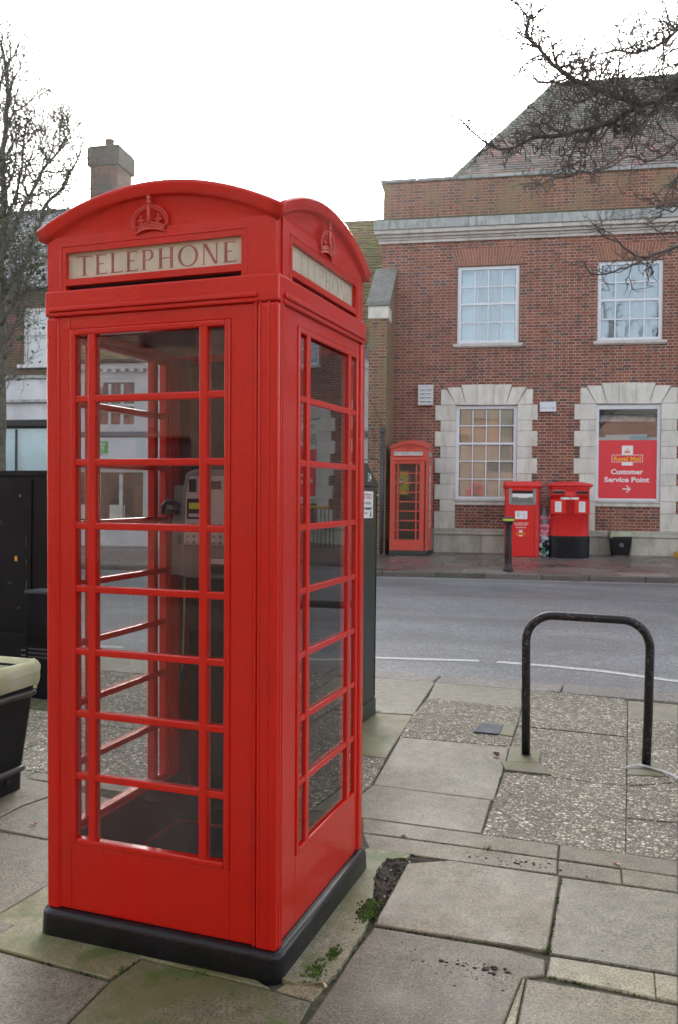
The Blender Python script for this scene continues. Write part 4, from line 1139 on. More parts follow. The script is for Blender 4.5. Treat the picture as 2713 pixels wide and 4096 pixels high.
while u < 18:
    L_ = 1.15; 
    for (o_, z0_, z1_, mm_) in ((.05, 8.30, 8.375, 'stone_cornice'), (.085, 8.378, 8.43, 'stone_cornice'), (.15, 8.433, 8.50, 'stone_cornice'), (.23, 8.503, 8.60, 'stone_cornice'), (.27, 8.603, 8.84, 'stone_stained')):
        mb.box(u - (o_ * .5 if u < -4.7 else 0), u + L_ - .006, -o_, -.001 if z0_ < 8.6 else .05, z0_, z1_, mm_, (random.uniform(.9, 1.08),) * 3)
    u += L_
mb.box(-4.93, 18, -.275, .0, 8.842, 8.875, 'moss_dull')
Bd(mb, 'cornice', bevel=.008)
mb = MB(); u = -4.80
while u < 18: mb.box(u, u + .94, -.06, 2.05, 9.882, 9.965, 'stone_stained', (random.uniform(.8, 1.05),) * 3); u += .95
Bd(mb, 'coping', bevel=.012)
# plinth
mb = MB(); u = -3.31
while u < 18:
    L_ = 1.22; mb.box(u, u + L_ - .005, -.09, -.001, .1, .80, 'stone_plinth', (random.uniform(.88, 1.06),) * 3); u += L_
mb.box(-3.31, 18, -.13, -.001, .805, .90, 'stone_plinth'); mb.box(-3.31, 18, -.115, -.001, .903, .955, 'stone_plinth'); mb.box(-4.36, -3.315, -.05, -.001, .1, .955, 'stone_plinth')
Bd(mb, 'plinth', bevel=.012)
# stone surrounds of the ground-floor windows
QZ = [4.115, 3.72, 3.446, 3.053, 2.757, 2.368, 2.083, 1.694, 1.393, .957]
for k_ in range(4):
    D_ = DL[k_]; q = MB()
    for i in range(9):
        wide = i % 2 == 0; za, zb_ = QZ[i + 1], QZ[i]
        xo = -3.305 if wide else -3.165
        t_ = random.uniform(.92, 1.06); q.box(xo + D_, -2.775 + D_, -.045, .12, za + .003, zb_ - .003, 'stone_white', (t_,) * 3)
        xo = -.735 if wide else -.865
        t_ = random.uniform(.92, 1.06); q.box(-1.235 + D_, xo + D_, -.045, .12, za + .003, zb_ - .003, 'stone_white', (t_,) * 3)
    jo = [(-3.165, 4.118), (-2.785, 4.115), (-2.523, 4.113), (-2.233, 4.111), (-1.838, 4.107), (-1.526, 4.106), (-1.246, 4.112), (-.858, 4.118)]
    top = [-3.165, -3.016, -2.658, -2.25, -1.82, -1.378, -1.017, -.858]
    zt_ = [4.515, 4.568, 4.63, 4.635, 4.62, 4.555, 4.50]
    for i in range(7):
        g_ = .0025; pl = [(jo[i][0] + g_ + D_, jo[i][1] + .002), (jo[i + 1][0] - g_ + D_, jo[i + 1][1] + .002), (top[i + 1] - g_ + D_, zt_[i]), (top[i] + g_ + D_, zt_[i])]
        t_ = random.uniform(.95, 1.06); q.xz(pl, -.05, .12, 'stone_white', (t_,) * 3)
    q.box(-2.79 + D_, -1.22 + D_, -.065, .12, 1.655, 1.70, 'stone_cornice'); q.box(-2.774 + D_, -1.236 + D_, -.035, .12, 1.565, 1.652, 'stone_white')
    Bd(q, 'window_surround', bevel=.008)
# gauged brick arches over the upper windows
for k_ in range(4):
    D_ = DL[k_]; q = MB(); n_ = 23; x0_, x1_ = -2.785, -1.215; X0, X1 = -2.925, -1.075
    ce = (x0_ + x1_) / 2
    q.xz([(x0_ + D_, 7.666), (x1_ + D_, 7.666), (X1 + D_, 8.105), (X0 + D_, 8.105)], -.004, .1, 'mortar_line')
    for i in range(n_):
        a, b_ = i / n_ + .0045, (i + 1) / n_ - .0045
        spl = (7.668, 7.885) if i % 2 else (7.668, 7.78)
        for (za, zb_) in ((7.668, spl[1] - .004), (spl[1] + .004, 8.103)):
            def xx(t_, z): k2 = (z - 7.666) / .439; return (x0_ + (x1_ - x0_) * t_) * (1 - k2) + (X0 + (X1 - X0) * t_) * k2 + D_
            r_ = random.uniform(.75, 1.1); q.xz([(xx(a, za), za), (xx(b_, za), za), (xx(b_, zb_), zb_), (xx(a, zb_), zb_)], -.009, .05, 'brick_arch', (.40 * r_, .15 * r_, .095 * r_))
    Bd(q, 'brick_arch')
    q = MB(); q.box(-2.875 + D_, -1.13 + D_, -.075, .12, 5.60, 5.675, 'stone_cornice'); q.box(-2.86 + D_, -1.145 + D_, -.045, .12, 5.575, 5.598, 'stone_cornice'); Bd(q, 'sill', bevel=.006)
rows_u = [6.225, 6.70, 7.14]
for k_ in range(4):
    D_ = DL[k_]; a, b_ = -2.775 + D_, -1.225 + D_
    bk = [('curtain', a + .55, b_ - .42, 5.75, 7.6, 'curtain_white', .09), ('backboard', a + .02, b_ - .02, 5.7, 7.64, 'shop_blue', .22)] if k_ == 0 else [('curtain', a + .1, b_ - .1, 5.75, 7.6, 'curtain_white', .10)]
    window(Bd, T0, a + .003, b_ - .003, 5.692, 7.66, .06, 4, rows_u, 1, glassm='window_glass_sky', back=bk, fw=.085)
rows_l = [2.23, 2.686, 3.137, 3.593]
for k_ in (0, 2):
    D_ = DL[k_]; a, b_ = -2.775 + D_, -1.236 + D_
    bk = [('blind', a + .05, b_ - .05, 1.72, 3.12, 'blind_tan', .07), ('blind', a + .05, b_ - .42, 3.15, 4.05, 'blind_orange', .075), ('blind', b_ - .41, b_ - .05, 3.15, 4.05, 'blind_tan', .075)]
    window(Bd, T0, a + .002, b_ - .002, 1.703, 4.105, .05, 4, rows_l, 2, back=bk, fw=.085)
for k_ in (1, 3):     # windows carrying the red service boards
    D_ = DL[k_]; a, b_ = -2.775 + D_, -1.236 + D_
    f = MB(); 
    for (p0, p1, q0, q1) in ((a + .002, a + .075, 1.703, 4.105), (b_ - .075, b_ - .002, 1.703, 4.105), (a + .0752, b_ - .0752, 1.703, 1.765), (a + .0752, b_ - .0752, 3.985, 4.105)): f.box(p0, p1, .03, .10, q0, q1, 'white_pvc')
    fo = Bd(f, 'window', bevel=.004)
    def sub(mb, nm, par=fo): mb.xform(OFFS[0]); return mb.build(nm, par)
    g_ = MB(); g_.add([(a + .07, .075, 3.22), (b_ - .07, .075, 3.22), (b_ - .07, .072, 3.99), (a + .07, .072, 3.99)], [(0, 1, 2, 3)], 'window_glass'); sub(g_, 'pane')
    bk = MB(); bk.box(a + .02, b_ - .02, .40, .42, 3.2, 4.1, 'dark_void'); bk.box(a + .07, b_ - .07, .12, .16, 3.218, 3.30, 'shop_blue'); bk.box(a + .25, b_ - .3, .13, .17, 3.302, 3.36, 'shop_blue'); bk.box(a + .07, b_ - .07, .30, .33, 3.70, 3.86, 'galv'); sub(bk, 'interior')
    s_ = MB(); x0_, x1_ = .767 - .69 + a, 2.118 - .69 + a + 0; 
    s_.box(a + .0755, b_ - .0755, .055, .066, 1.766, 3.216, 'brand_red')
    o_ = a - .691; yy = .0535
    s_.box(1.325 + o_, 1.590 + o_, yy, .055, 2.853, 3.078, 'white_label'); s_.box(1.325 + o_, 1.590 + o_, yy, .055, 2.587, 2.667, 'white_label')
    s_.box(1.085 + o_, 1.827 + o_, yy - .0006, .055, 2.668, 2.852, 'white_label'); s_.box(1.096 + o_, 1.816 + o_, yy - .0012, .054, 2.679, 2.841, 'brand_red')
    text_mesh(s_, 'Royal Mail', 1.456 + o_, 2.706, .10, 'logo_yellow', yy - .0018, bold=.045, width=.65)
    text_mesh(s_, 'Customer', 1.447 + o_, 2.375, .118, 'white_label', yy - .001, bold=.045, width=.765)
    text_mesh(s_, 'Service Point', 1.447 + o_, 2.178, .118, 'white_label', yy - .001, bold=.045, width=1.07)
    s_.box(1.352 + o_, 1.53 + o_, yy - .0008, .055, 1.987, 2.017, 'white_label')
    for sg_ in (-1, 1): s_.xz([(1.55 + o_, 2.002), (1.53 + o_, 2.002 + .022 * 0), (1.437 + o_, 2.002 + sg_ * .073), (1.437 + o_ + .018, 2.002 + sg_ * .095)], yy - .0012 - sg_ * .0003, .055, 'white_label')
    # little crown
    s_.box(1.405 + o_, 1.510 + o_, yy - .0012, .055, 2.885, 2.902, 'logo_yellow')
    for t_ in (-1, 0, 1): s_.xz([(1.4575 + o_ + t_ * .038 - .017, 2.905), (1.4575 + o_ + t_ * .038 + .017, 2.905), (1.4575 + o_ + t_ * .042 + .012, 2.955), (1.4575 + o_ + t_ * .042 - .012, 2.955)], yy - .0012, .055, 'brand_red')
    for t_ in range(9):
        a0_ = pi * t_ / 8; s_.tube([(1.4575 + o_ + .062 * cos(a0_), yy - .002, 2.915 + .062 * sin(a0_)), (1.4575 + o_ + .062 * cos(a0_ + .38), yy - .002, 2.915 + .062 * sin(a0_ + .38))], .004, 'logo_yellow' if t_ % 2 else 'galv', 5)
    s_.box(1.452 + o_, 1.463 + o_, yy - .0012, .055, 2.975, 3.03, 'logo_yellow'); s_.box(1.443 + o_, 1.472 + o_, yy - .0018, .055, 3.005, 3.013, 'logo_yellow')
    sub(s_, 'service_board')
# vent box and white box, buttress
v = MB(); v.box(-3.745, -3.36, -.115, -.002, 4.115, 4.62, 'sign_white'); v.box(-3.755, -3.35, -.125, -.002, 4.60, 4.63, 'white_board')
for c in range(2):
    for r in range(4):
        xa = -3.70 + c * .165; za = 4.19 + r * .10; v.box(xa, xa + .135, -.130, -.116, za + .018, za + .05, 'white_board'); v.box(xa + .005, xa + .13, -.1158, -.1155, za, za + .017, 'dark_void')
Bd(v, 'vent', bevel=.004)
v = MB(); v.box(-.685, -.288, -.10, -.002, 3.925, 4.165, 'white_board'); [v.box(-.66 + i * .09, -.60 + i * .09, -.1015, -.1, 4.0, 4.02, 'galv') for i in range(4)]; Bd(v, 'alarm_box', bevel=.01)
BT = 1.5
q = MB(); q.xform(Matrix.Identity(4))
prof = [(-BT, .1), (-BT, 6.06), (0, 7.36), (0, .1)]
vs = [(-4.83, y, z) for y, z in prof] + [(-4.385, y, z) for y, z in prof]
q.add(vs, [(0, 1, 2, 3), (7, 6, 5, 4), (0, 4, 5, 1), (1, 5, 6, 2)], 'brick_mossy'); Bd(q, 'buttress')
q = MB(); q.box(-4.86, -4.36, -BT - .02, -.9, 6.06, 6.37, 'stone_white')
vs = [(-4.90, -BT - .07, 6.36), (-4.32, -BT - .07, 6.36), (-4.32, -.02, 7.58), (-4.90, -.02, 7.58)]; sh = .11
q.add(vs + [(a, b_ + .03, c + sh) for a, b_, c in vs], [(0, 3, 2, 1), (4, 5, 6, 7), (0, 1, 5, 4), (1, 2, 6, 5), (2, 3, 7, 6), (3, 0, 4, 7)], 'stone_coping')
q.add([(-4.37, -BT, 6.36), (-4.37, -.01, 6.37), (-4.37, -.01, 7.5)], [(0, 1, 2)], 'brick_mossy')
Bd(q, 'buttress_coping', bevel=.012)
# downpipe and conduits on the buttress
q = MB(); q.tube([(-4.46, -BT - .035, .35), (-4.46, -BT - .035, 3.35)], .045, 'pipe_dark', 10); q.box(-4.52, -4.40, -BT - .09, -BT, 3.3, 3.42, 'pipe_dark'); Bd(q, 'downpipe')
q = MB(); q.tube([(-4.95, -BT - .03, 2.62), (-4.80, -BT - .03, 2.64), (-4.745, -BT - .03, 2.72), (-4.735, -BT - .03, 3.36)], .014, 'pipe_grey', 8); q.ball((-4.735, -BT - .04, 3.40), .045, 'pipe_grey'); q.tube([(-4.90, -BT - .02, 4.30), (-4.66, -BT - .02, 3.88), (-4.50, -BT - .02, 3.55), (-4.46, -BT - .02, 3.3)], .006, 'ink_black', 6); Bd(q, 'conduit')
# hipped tiled roof
rng = random.Random(3)
def tc(v_=0):
    k_ = rng.random()
    if k_ < .45: c = (.26, .16, .14)
    elif k_ < .7: c = (.40, .31, .29)
    elif k_ < .85: c = (.18, .17, .16)
    else: c = (.42, .20, .15)
    s_ = rng.uniform(.75, 1.15); k_ = max(0, min(.8, (v_ - .22) * 2.2)) * rng.uniform(.7, 1); c = tuple(a_ * (1 - k_) + b_ * k_ for a_, b_ in zip(c, (.14, .16, .12))); return tuple(a_ * s_ for a_ in c)
q = MB(); y0_, z0_, y1_, z1_ = .55, 9.90, 5.5, 14.7
tiles(q, -3.6, 12, y0_, z0_, y1_, z1_, .145, .22, 'tile_roof', tc, lambda x, v_: x > -3.165 + 3.05 * v_, lift=.03, jit=.008)
q.add([(-3.2, y0_ + .02, z0_ - .02), (12, y0_ + .02, z0_ - .02), (12, y1_, z1_ - .02), (-.1, y1_, z1_ - .02)], [(0, 1, 2, 3)], 'tile_roof', (.1, .08, .07))
q.add([(-3.2, y0_ + .02, z0_ - .02), (-.1, y1_, z1_ - .02), (-.1, 5.6, 14.6), (-3.2, 10.6, 9.9)], [(0, 1, 2, 3)][:0] + [(0, 1, 3)], 'tile_roof', (.1, .08, .07))
for i in range(36):
    t_ = i / 36; a = Vector((-3.18 + 3.05 * t_, y0_ + (y1_ - y0_) * t_, z0_ + (z1_ - z0_) * t_)); b_ = Vector((-3.18 + 3.05 * (t_ + .034), y0_ + (y1_ - y0_) * (t_ + .034), z0_ + (z1_ - z0_) * (t_ + .034)))
    q.tube([a, b_], [.10, .08], 'tile_roof', 8, (.16, .17, .12), smooth=False)
for i in range(40):
    x = -.1 + i * .3; q.tube([(x, y1_, z1_), (x + .32, y1_, z1_)], [.10, .095], 'tile_roof', 8, (.15, .16, .11), smooth=False)
Bd(q, 'roof')

# ---- white shop with the mossy tile roof, next door
T1, Bd = bthing('shop_building', 'white rendered shop with mossy tiled roof, left of the brick post office', 'building', -9.3)
zz0 = gz(*S(-9.3)[:2]); OFFS[0] = Matrix.Translation((9.3, 0, -zz0))
hol = [(-12.75, -11.45, 3.58, 4.93), (-10.6, -9.3, 3.58, 4.93), (-8.4, -7.1, 3.58, 4.93), (-13.3, -11.2, .95, 2.42), (-10.9, -9.0, .95, 2.42), (-8.6, -7.6, .25, 2.35)]
q = MB(); wall(q, -13.75, -4.84, .1, 5.34, 0, .14, hol, 'white_render'); q.add([(-4.84, 0, .1), (-4.84, 6, .1), (-4.84, 6, 5.3), (-4.84, 0, 5.3)], [(0, 1, 2, 3)], 'white_render')
q.add([(-13.75, .4, .1), (-4.84, .4, .1), (-4.84, .4, 5.3), (-13.75, .4, 5.3)], [(0, 1, 2, 3)], 'dark_void'); Bd(q, 'wall')
q = MB(); q.box(-13.75, -4.86, -.10, -.002, 5.18, 5.34, 'white_render')
for i in range(34): q.box(-13.7 + i * .26, -13.58 + i * .26, -.16, -.1, 5.10, 5.20, 'white_render')
q.box(-13.75, -4.84, -.20, -.06, 5.35, 5.44, 'ink_black'); Bd(q, 'gutter')
for h_ in hol[:3]:
    a, b_, c, d_ = h_; fo = window(Bd, T1, a, b_, c, d_, .02, 3, [c + .62], None, back=[('curtain', a + .08, b_ - .08, c + .05, d_ - .05, 'curtain_red', .1)], fm='white_render', fw=.10, bw2=.08)
q = MB(); q.box(-13.4, -4.9, -.12, -.002, 3.33, 3.46, 'lead_grey'); q.box(-13.4, -7.0, -.09, -.002, 2.48, 3.30, 'white_board')
q.box(-12.55, -12.25, -.095, -.0901, 2.86, 3.20, 'shop_green')
text_mesh(q, 'PRO\nSPE\nCT', -12.44, 3.08, .075, 'white_label', -.0965, bold=.03, lead=.92, width=.2)
text_mesh(q, 'PROSPECT.CO.UK', -12.40, 2.80, .03, 'ink_black', -.0915)
Bd(q, 'shop_fascia')
for h_ in hol[3:5]:
    a, b_, c, d_ = h_; mid_ = (a + b_) / 2
    fo = window(Bd, T1, a, b_, c, d_, .02, 3, [], None, glassm='shop_glass', back=[('poster', a + .15, a + .5, c + .1, c + .5, 'white_label', .12), ('poster', a + 1.0, a + 1.45, c + .1, c + .5, 'white_label', .12)], fm='pale_frame', fw=.07, bw2=.10)
dq = MB(); dq.box(-8.6, -7.6, .02, .06, .3, 2.35, 'door_grey'); Bd(dq, 'door')
def tm(v_=0):
    s_ = rng.uniform(.7, 1.1); c = (.28, .18, .10) if rng.random() < .7 else (.36, .24, .10); return tuple(v_ * s_ for v_ in c)
q = MB(); tiles(q, -13.75, -4.76, -.16, 5.42, 3.5, 10.05, .13, .20, 'tile_mossy', tm, lift=.035, jit=.012)
q.add([(-13.75, -.1, 5.42), (-4.76, -.1, 5.42), (-4.76, 3.5, 9.98), (-13.75, 3.5, 9.98)], [(0, 1, 2, 3)], 'tile_mossy', (.1, .08, .05))
q.add([(-4.76, 3.5, 9.98), (-13.75, 3.5, 9.98), (-13.75, 7, 5.4), (-4.76, 7, 5.4)], [(0, 1, 2, 3)], 'tile_mossy', (.1, .08, .05))
q.add([(-4.77, -.1, 5.42), (-4.77, 3.5, 9.98), (-4.77, 7, 5.4)], [(0, 2, 1)], 'brick_old')
for i in range(30): q.tube([(-13.75 + .3 * i, 3.5, 10.03), (-13.43 + .3 * i, 3.5, 10.03)], [.1, .095], 'tile_mossy', 8, (.2, .12, .07), smooth=False)
Bd(q, 'roof')
q = MB(); q.add([(-4.95, -.24, 5.40), (-4.84, -.24, 5.36), (-4.74, .42, 6.26), (-4.86, .42, 6.42)], [(0, 1, 2, 3)], 'lead_grey'); q.add([(-5.15, -.22, 5.36), (-4.95, -.26, 5.20), (-4.84, -.22, 6.0), (-4.98, .1, 6.1)], [(0, 1, 2, 3)], 'lead_grey'); Bd(q, 'flashing')
# ---- taller brick shop with the slate roof and the chimney
T2, Bd = bthing('brick_shop_building', 'old brick building with slate roof, chimney stack and white shop fascia, far left', 'building', -19)
zz0 = gz(*S(-19)[:2]); OFFS[0] = Matrix.Translation((19, 0, -zz0))
hol = [(-14.85, -14.0, 5.35, 6.95), (-16.9, -16.05, 5.35, 6.95), (-19.2, -18.3, 5.35, 6.95), (-21.6, -20.7, 5.35, 6.95), (-17.3, -13.95, .9, 3.62), (-21.5, -18.1, .9, 3.62)]
q = MB(); wall(q, -26, -13.76, .1, 7.5, -.05, .14, hol, 'brick_old'); q.add([(-13.76, -.05, .1), (-13.76, 8, .1), (-13.76, 8, 7.5), (-13.76, -.05, 7.5)], [(0, 1, 2, 3)], 'brick_old'); q.add([(-26, .35, .1), (-13.76, .35, .1), (-13.76, .35, 7.5), (-26, .35, 7.5)], [(0, 1, 2, 3)], 'dark_void'); Bd(q, 'wall')
for h_ in hol[:4]:
    a, b_, c, d_ = h_; window(Bd, T2, a, b_, c, d_, .0, 1, [c + .85], 0, back=[('curtain', a + .08, b_ - .08, c + .05, d_ - .05, 'curtain_white', .1)], fm='pale_frame', fw=.09)
    s_ = MB(); s_.box(a - .12, b_ + .12, -.16, -.052, c - .10, c - .01, 'white_render'); Bd(s_, 'sill')
q = MB(); q.box(-26, -13.78, -.28, -.052, 4.93, 5.02, 'stone_stained'); q.box(-26, -13.78, -.20, -.052, 4.35, 4.925, 'white_render'); q.box(-26, -13.78, -.30, -.052, 4.27, 4.345, 'stone_stained'); q.box(-26, -13.78, -.16, -.052, 3.80, 4.265, 'white_render'); q.box(-26, -13.78, -.20, -.052, 3.63, 3.79, 'ink_black'); Bd(q, 'shop_fascia')
for h_ in hol[4:]:
    a, b_, c, d_ = h_; window(Bd, T2, a, b_, c, d_, .0, 3, [], None, glassm='window_glass_sky', back=[('backboard', a + .06, b_ - .06, c + .05, d_ - .05, 'shop_blue', .12)], fm='ink_black', fw=.05, bw2=.05)
def ts_(v_=0):
    s_ = rng.uniform(.7, 1.25); return (.22 * s_, .23 * s_, .235 * s_)
q = MB(); tiles(q, -26, -13.7, -.3, 7.45, 4, 11.05, .2, .26, 'tile_slate', ts_, lift=.02)
q.add([(-26, -.25, 7.43), (-13.7, -.25, 7.43), (-13.7, 4, 11), (-26, 4, 11)], [(0, 1, 2, 3)], 'tile_slate', (.08, .08, .08)); q.add([(-13.76, -.05, 7.4), (-13.76, 8, 7.4), (-13.76, 4, 11)], [(0, 1, 2)], 'brick_old')
q.add([(-26, 4, 11), (-13.7, 4, 11), (-13.7, 8.2, 7.43), (-26, 8.2, 7.43)], [(0, 1, 2, 3)], 'tile_slate', (.08, .08, .08))
q.tube([(-26, 4, 11.05), (-13.7, 4, 11.05)], .09, 'lead_grey', 8); Bd(q, 'roof')
q = MB(); M_ = Matrix.Translation((-14.38, 4.35, 0)) @ Matrix.Rotation(-.02, 4, 'Z')
b0 = len(q.v); q.box(-.48, .48, -.42, .62, 9.8, 12.44, 'brick_sooty'); q.box(-.56, .56, -.50, .70, 12.4405, 13.02, 'brick_sooty_dark'); q.box(-.52, .52, -.46, .66, 13.02, 13.08, 'moss_dull')
for y in (-.15, .30): q.lathe([(.15, 13.08), (.14, 13.3), (.16, 13.32), (.16, 13.36), (.12, 13.36)], 'brick_arch', 12, (random.uniform(-.1, .1), y), (.16, .10, .08))
q.xform(M_); Bd(q, 'chimney')
# ---- row added behind the photographer to darken the glass (only seen reflected)
t_ = thing('shop_building', 'plain brick terrace added behind the photographer, seen only as a reflection in the glass', 'building', (0, -13, -.25))
q = MB(); wall(q, -22, 22, 0, 7.4, 0, .2, [(x, x + 1.3, z, z + 1.7) for x in range(-20, 21, 4) for z in (1, 4.4)], 'brick_behind'); q.v = [(x, -y, z) for x, y, z in q.v]; q.f = [f[::-1] for f in q.f]
q.box(-22, 22, -8, -.3, 0, 7.4, 'dark_void'); q.add([(-22, .3, 7.35), (22, .3, 7.35), (22, -4, 10.2), (-22, -4, 10.2)], [(3, 2, 1, 0)], 'tile_slate', (.1, .09, .085)); q.build('wall', t_)
# ------------------------------------------------------------------ street things
def sthing(name, label, cat, u, off, group=None, dz=0, rot=0):
    return thing(name, label, cat, SG(u, off, dz), FA + rot, group)
# parcel postbox
t = sthing('parcel_postbox', 'square red parcel postbox with steel drop drawer, between bollard and round box', 'postbox', -1.118, .95)
W2, D2, H = .415, .36, 1.72
def rrect(hx, hy, r, n=4, cx_=0, cy_=0):
    o_ = []
    for (sx, sy, a0) in ((1, 1, 0), (-1, 1, pi / 2), (-1, -1, pi), (1, -1, 3 * pi / 2)):
        for i in range(n + 1): a = a0 + pi / 2 * i / n; o_.append((cx_ + sx * (hx - r) + r * cos(a), cy_ + sy * (hy - r) + r * sin(a)))
    return o_
q = MB(); q.xy(rrect(W2, D2, .11), 0, 1.645, 'post_red'); q.build('body', t, bevel=.006)
q = MB(); vs = []; fs = []
rg = [(0, 0, 1.62, .10), (.035, .035, 1.645, .11), (.042, .042, 1.70, .10), (.030, .030, 1.775, .09), (-.03, -.03, 1.80, .08)]
for ex, ey, z, r in rg: vs += [(x, y, z) for x, y in rrect(W2 + ex, D2 + ey, r)]
n_ = len(rrect(1, 1, .1))
for i in range(len(rg) - 1):
    for k_ in range(n_): fs.append((i * n_ + k_, i * n_ + (k_ + 1) % n_, (i + 1) * n_ + (k_ + 1) % n_, (i + 1) * n_ + k_))
fs.append(tuple((len(rg) - 1) * n_ + k_ for k_ in range(n_))); q.add(vs, fs, 'post_red', smooth=True); q.build('hood', t)
y = -D2
q = MB(); q.xz([(-.315, 1.245), (-.15, 1.232), (0, 1.228), (.15, 1.232), (.315, 1.245), (.315, 1.64), (-.315, 1.64)], y - .012, y + .02, 'steel')
q.xz([(-.245, 1.27), (.245, 1.27), (.245, 1.639), (-.245, 1.639)], y - .014, y - .011, 'phone_dark')
pd = q.build('drawer_surround', t, bevel=.003)
q = MB(); q.box(-.245, .245, y - .05, y - .0145, 1.575, 1.638, 'post_red'); q.box(-.24, .24, y - .022, y - .0145, 1.43, 1.505, 'white_label'); q.box(-.24, .24, y - .0225, y - .0145, 1.412, 1.429, 'sign_ivory'); q.box(-.10, .12, y - .024, y - .0226, 1.405, 1.455, 'white_label'); q.box(-.24, .24, y - .03, y - .0145, 1.29, 1.405, 'phone_grey'); q.box(-.24, .24, y - .036, y - .0145, 1.268, 1.289, 'steel'); q.build('drawer', pd)
q = MB(); q.box(-.318, .285, y - .008, y + .01, .02, 1.205, 'post_red'); q.box(.2865, .2965, y - .003, y + .01, .02, 1.205, 'phone_dark')
q.box(-.18, .13, y - .014, y - .0085, .865, 1.115, 'post_red'); dq = q.build('door', t, bevel=.004)
q = MB(); q.xz(rrect(.143, .096, .014, 3, -.025, .995), y - .017, y - .0145, 'white_label')
for i in range(3): q.box(-.12, -.055, y - .0175, y - .017, 1.035 - i * .035, 1.045 - i * .035, 'steel'); q.box(-.12, -.08, y - .0175, y - .017, 1.023 - i * .035, 1.029 - i * .035, 'galv')
q.box(.02, .07, y - .0175, y - .017, 1.005, 1.015, 'ink_black'); q.box(.03, .06, y - .0175, y - .017, .935, .95, 'ink_black'); q.build('notice_plate', dq)
q = MB(); text_mesh(q, 'Buy postage online,', -.035, .795, .026, 'white_label', y - .009, bold=.03, width=.37); text_mesh(q, 'drop off here 24/7', -.025, .752, .026, 'white_label', y - .009, bold=.03, width=.30); text_mesh(q, 'royalmail.com', -.03, .69, .026, 'white_label', y - .009, bold=.03, width=.245); q.build('lettering', dq)
q = MB(); q.box(-.07, .01, y - .0105, y - .0085, .575, .64, 'white_label'); q.box(-.07, .01, y - .0105, y - .0085, .49, .515, 'white_label'); q.box(-.143, .083, y - .0108, y - .0085, .512, .578, 'logo_yellow'); q.box(-.139, .079, y - .0113, y - .0108, .516, .574, 'post_red'); text_mesh(q, 'Royal Mail', -.03, .531, .03, 'logo_yellow', y - .0118, bold=.03, width=.19); q.box(-.048, -.012, y - .0109, y - .0105, .597, .618, 'galv'); q.build('emblem', dq)

# double pillar box
t = sthing('pillar_box', 'wide rounded red double pillar box with black base, right of the square parcel box', 'postbox', -.018, 1.05)
def ov(s_, z, w_=.468, d_=.33, n=40):
    o_ = []
    for k_ in range(n):
        a = 2 * pi * k_ / n; c_, s2 = cos(a), sin(a); e_ = .62
        o_.append((w_ * s_ * (abs(c_) ** e_) * (1 if c_ > 0 else -1), d_ * s_ * (abs(s2) ** e_) * (1 if s2 > 0 else -1), z))
    return o_
def ovb(prof, mat, nm, par, sm=True, **kw):
    q = MB(); vs = []; fs = []; n = 40
    for s_, z in prof: vs += ov(s_, z)
    for i in range(len(prof) - 1):
        for k_ in range(n): fs.append((i * n + k_, i * n + (k_ + 1) % n, (i + 1) * n + (k_ + 1) % n, (i + 1) * n + k_))
    fs.append(tuple((len(prof) - 1) * n + k_ for k_ in range(n))); q.add(vs, fs, mat, smooth=sm); return q.build(nm, par, **kw)
ovb([(1.02, 0), (1.02, .48), (1.015, .505), (.985, .515)], 'cabinet_black', 'base', t)
bd = ovb([(.98, .51), (.98, 1.445), (1.0, 1.447), (1.0, 1.455), (.98, 1.457), (.98, 1.62), (1.02, 1.63), (1.03, 1.66), (.98, 1.665)], 'post_red', 'body', t)
ovb([(1.0, 1.655), (1.155, 1.69), (1.165, 1.71), (1.15, 1.735), (1.05, 1.755), (.75, 1.79), (.4, 1.808), (.1, 1.812)], 'post_red', 'cap', t)
yb = -.326
for sx, hs in ((-.272, 1), (.272, 1)):
    q = MB(); q.box(sx - .16, sx + .16, yb - .035, yb + .06, 1.475, 1.60, 'post_red'); q.box(sx - .135, sx + .135, yb - .037, yb - .02, 1.508, 1.572, 'dark_void')
    if sx < 0: q.box(sx - .14, sx + .14, yb - .042, yb - .036, 1.574, 1.592, 'steel')
    q.build('letter_slot', t, bevel=.002)
    q = MB(); q.box(sx - .17 * hs, sx + .17, yb - .012, yb + .08, 1.055, 1.37, 'post_red'); q.box(sx - .19, sx + .19, yb - .022, yb + .08, 1.035, 1.053, 'post_red')
    q.box(sx - .075, sx + .07, yb - .016, yb - .0125, 1.08, 1.325, 'white_label')
    for i in range(5): q.box(sx - .05, sx + .03, yb - .0165, yb - .016, 1.12 + i * .04, 1.127 + i * .04, 'galv')
    q.build('notice_plate', t, bevel=.002)
    q = MB(); q.tube([(sx + .06 * cos(a) if True else 0, yb - .002, .93 + .06 * sin(a)) for a in [2 * pi * i / 16 for i in range(17)]], .007, 'post_red', 5)
    for i in range(10):
        a = random.uniform(0, 6.28); x = sx + random.uniform(-.09, .09); z = .60 + random.uniform(0, .34); q.tube([(x, yb - .001, z), (x + .05 * cos(a), yb - .004, z + .05 * sin(a))], .006, 'post_red', 5)
    q.build('royal_cipher', t)
for x0, x1 in ((-.215, -.02), (.0, .195)):
    q = MB(); q.box(x0, x1, yb - .014, yb + .02, 1.375, 1.425, 'white_label'); q.box(x0 + .02, x0 + .05, yb - .0145, yb - .014, 1.393, 1.405, 'ink_black'); q.build('label', t)
q = MB(); q.tube([(-.05, yb - .006, 1.045), (-.05, yb + .01, 1.045)], .014, 'phone_dark', 8); q.tube([(.06, yb - .006, 1.045), (.06, yb + .01, 1.045)], .014, 'phone_dark', 8); q.box(.001, .004, yb - .003, yb + .02, .52, 1.37, 'phone_dark'); q.build('lock', t)

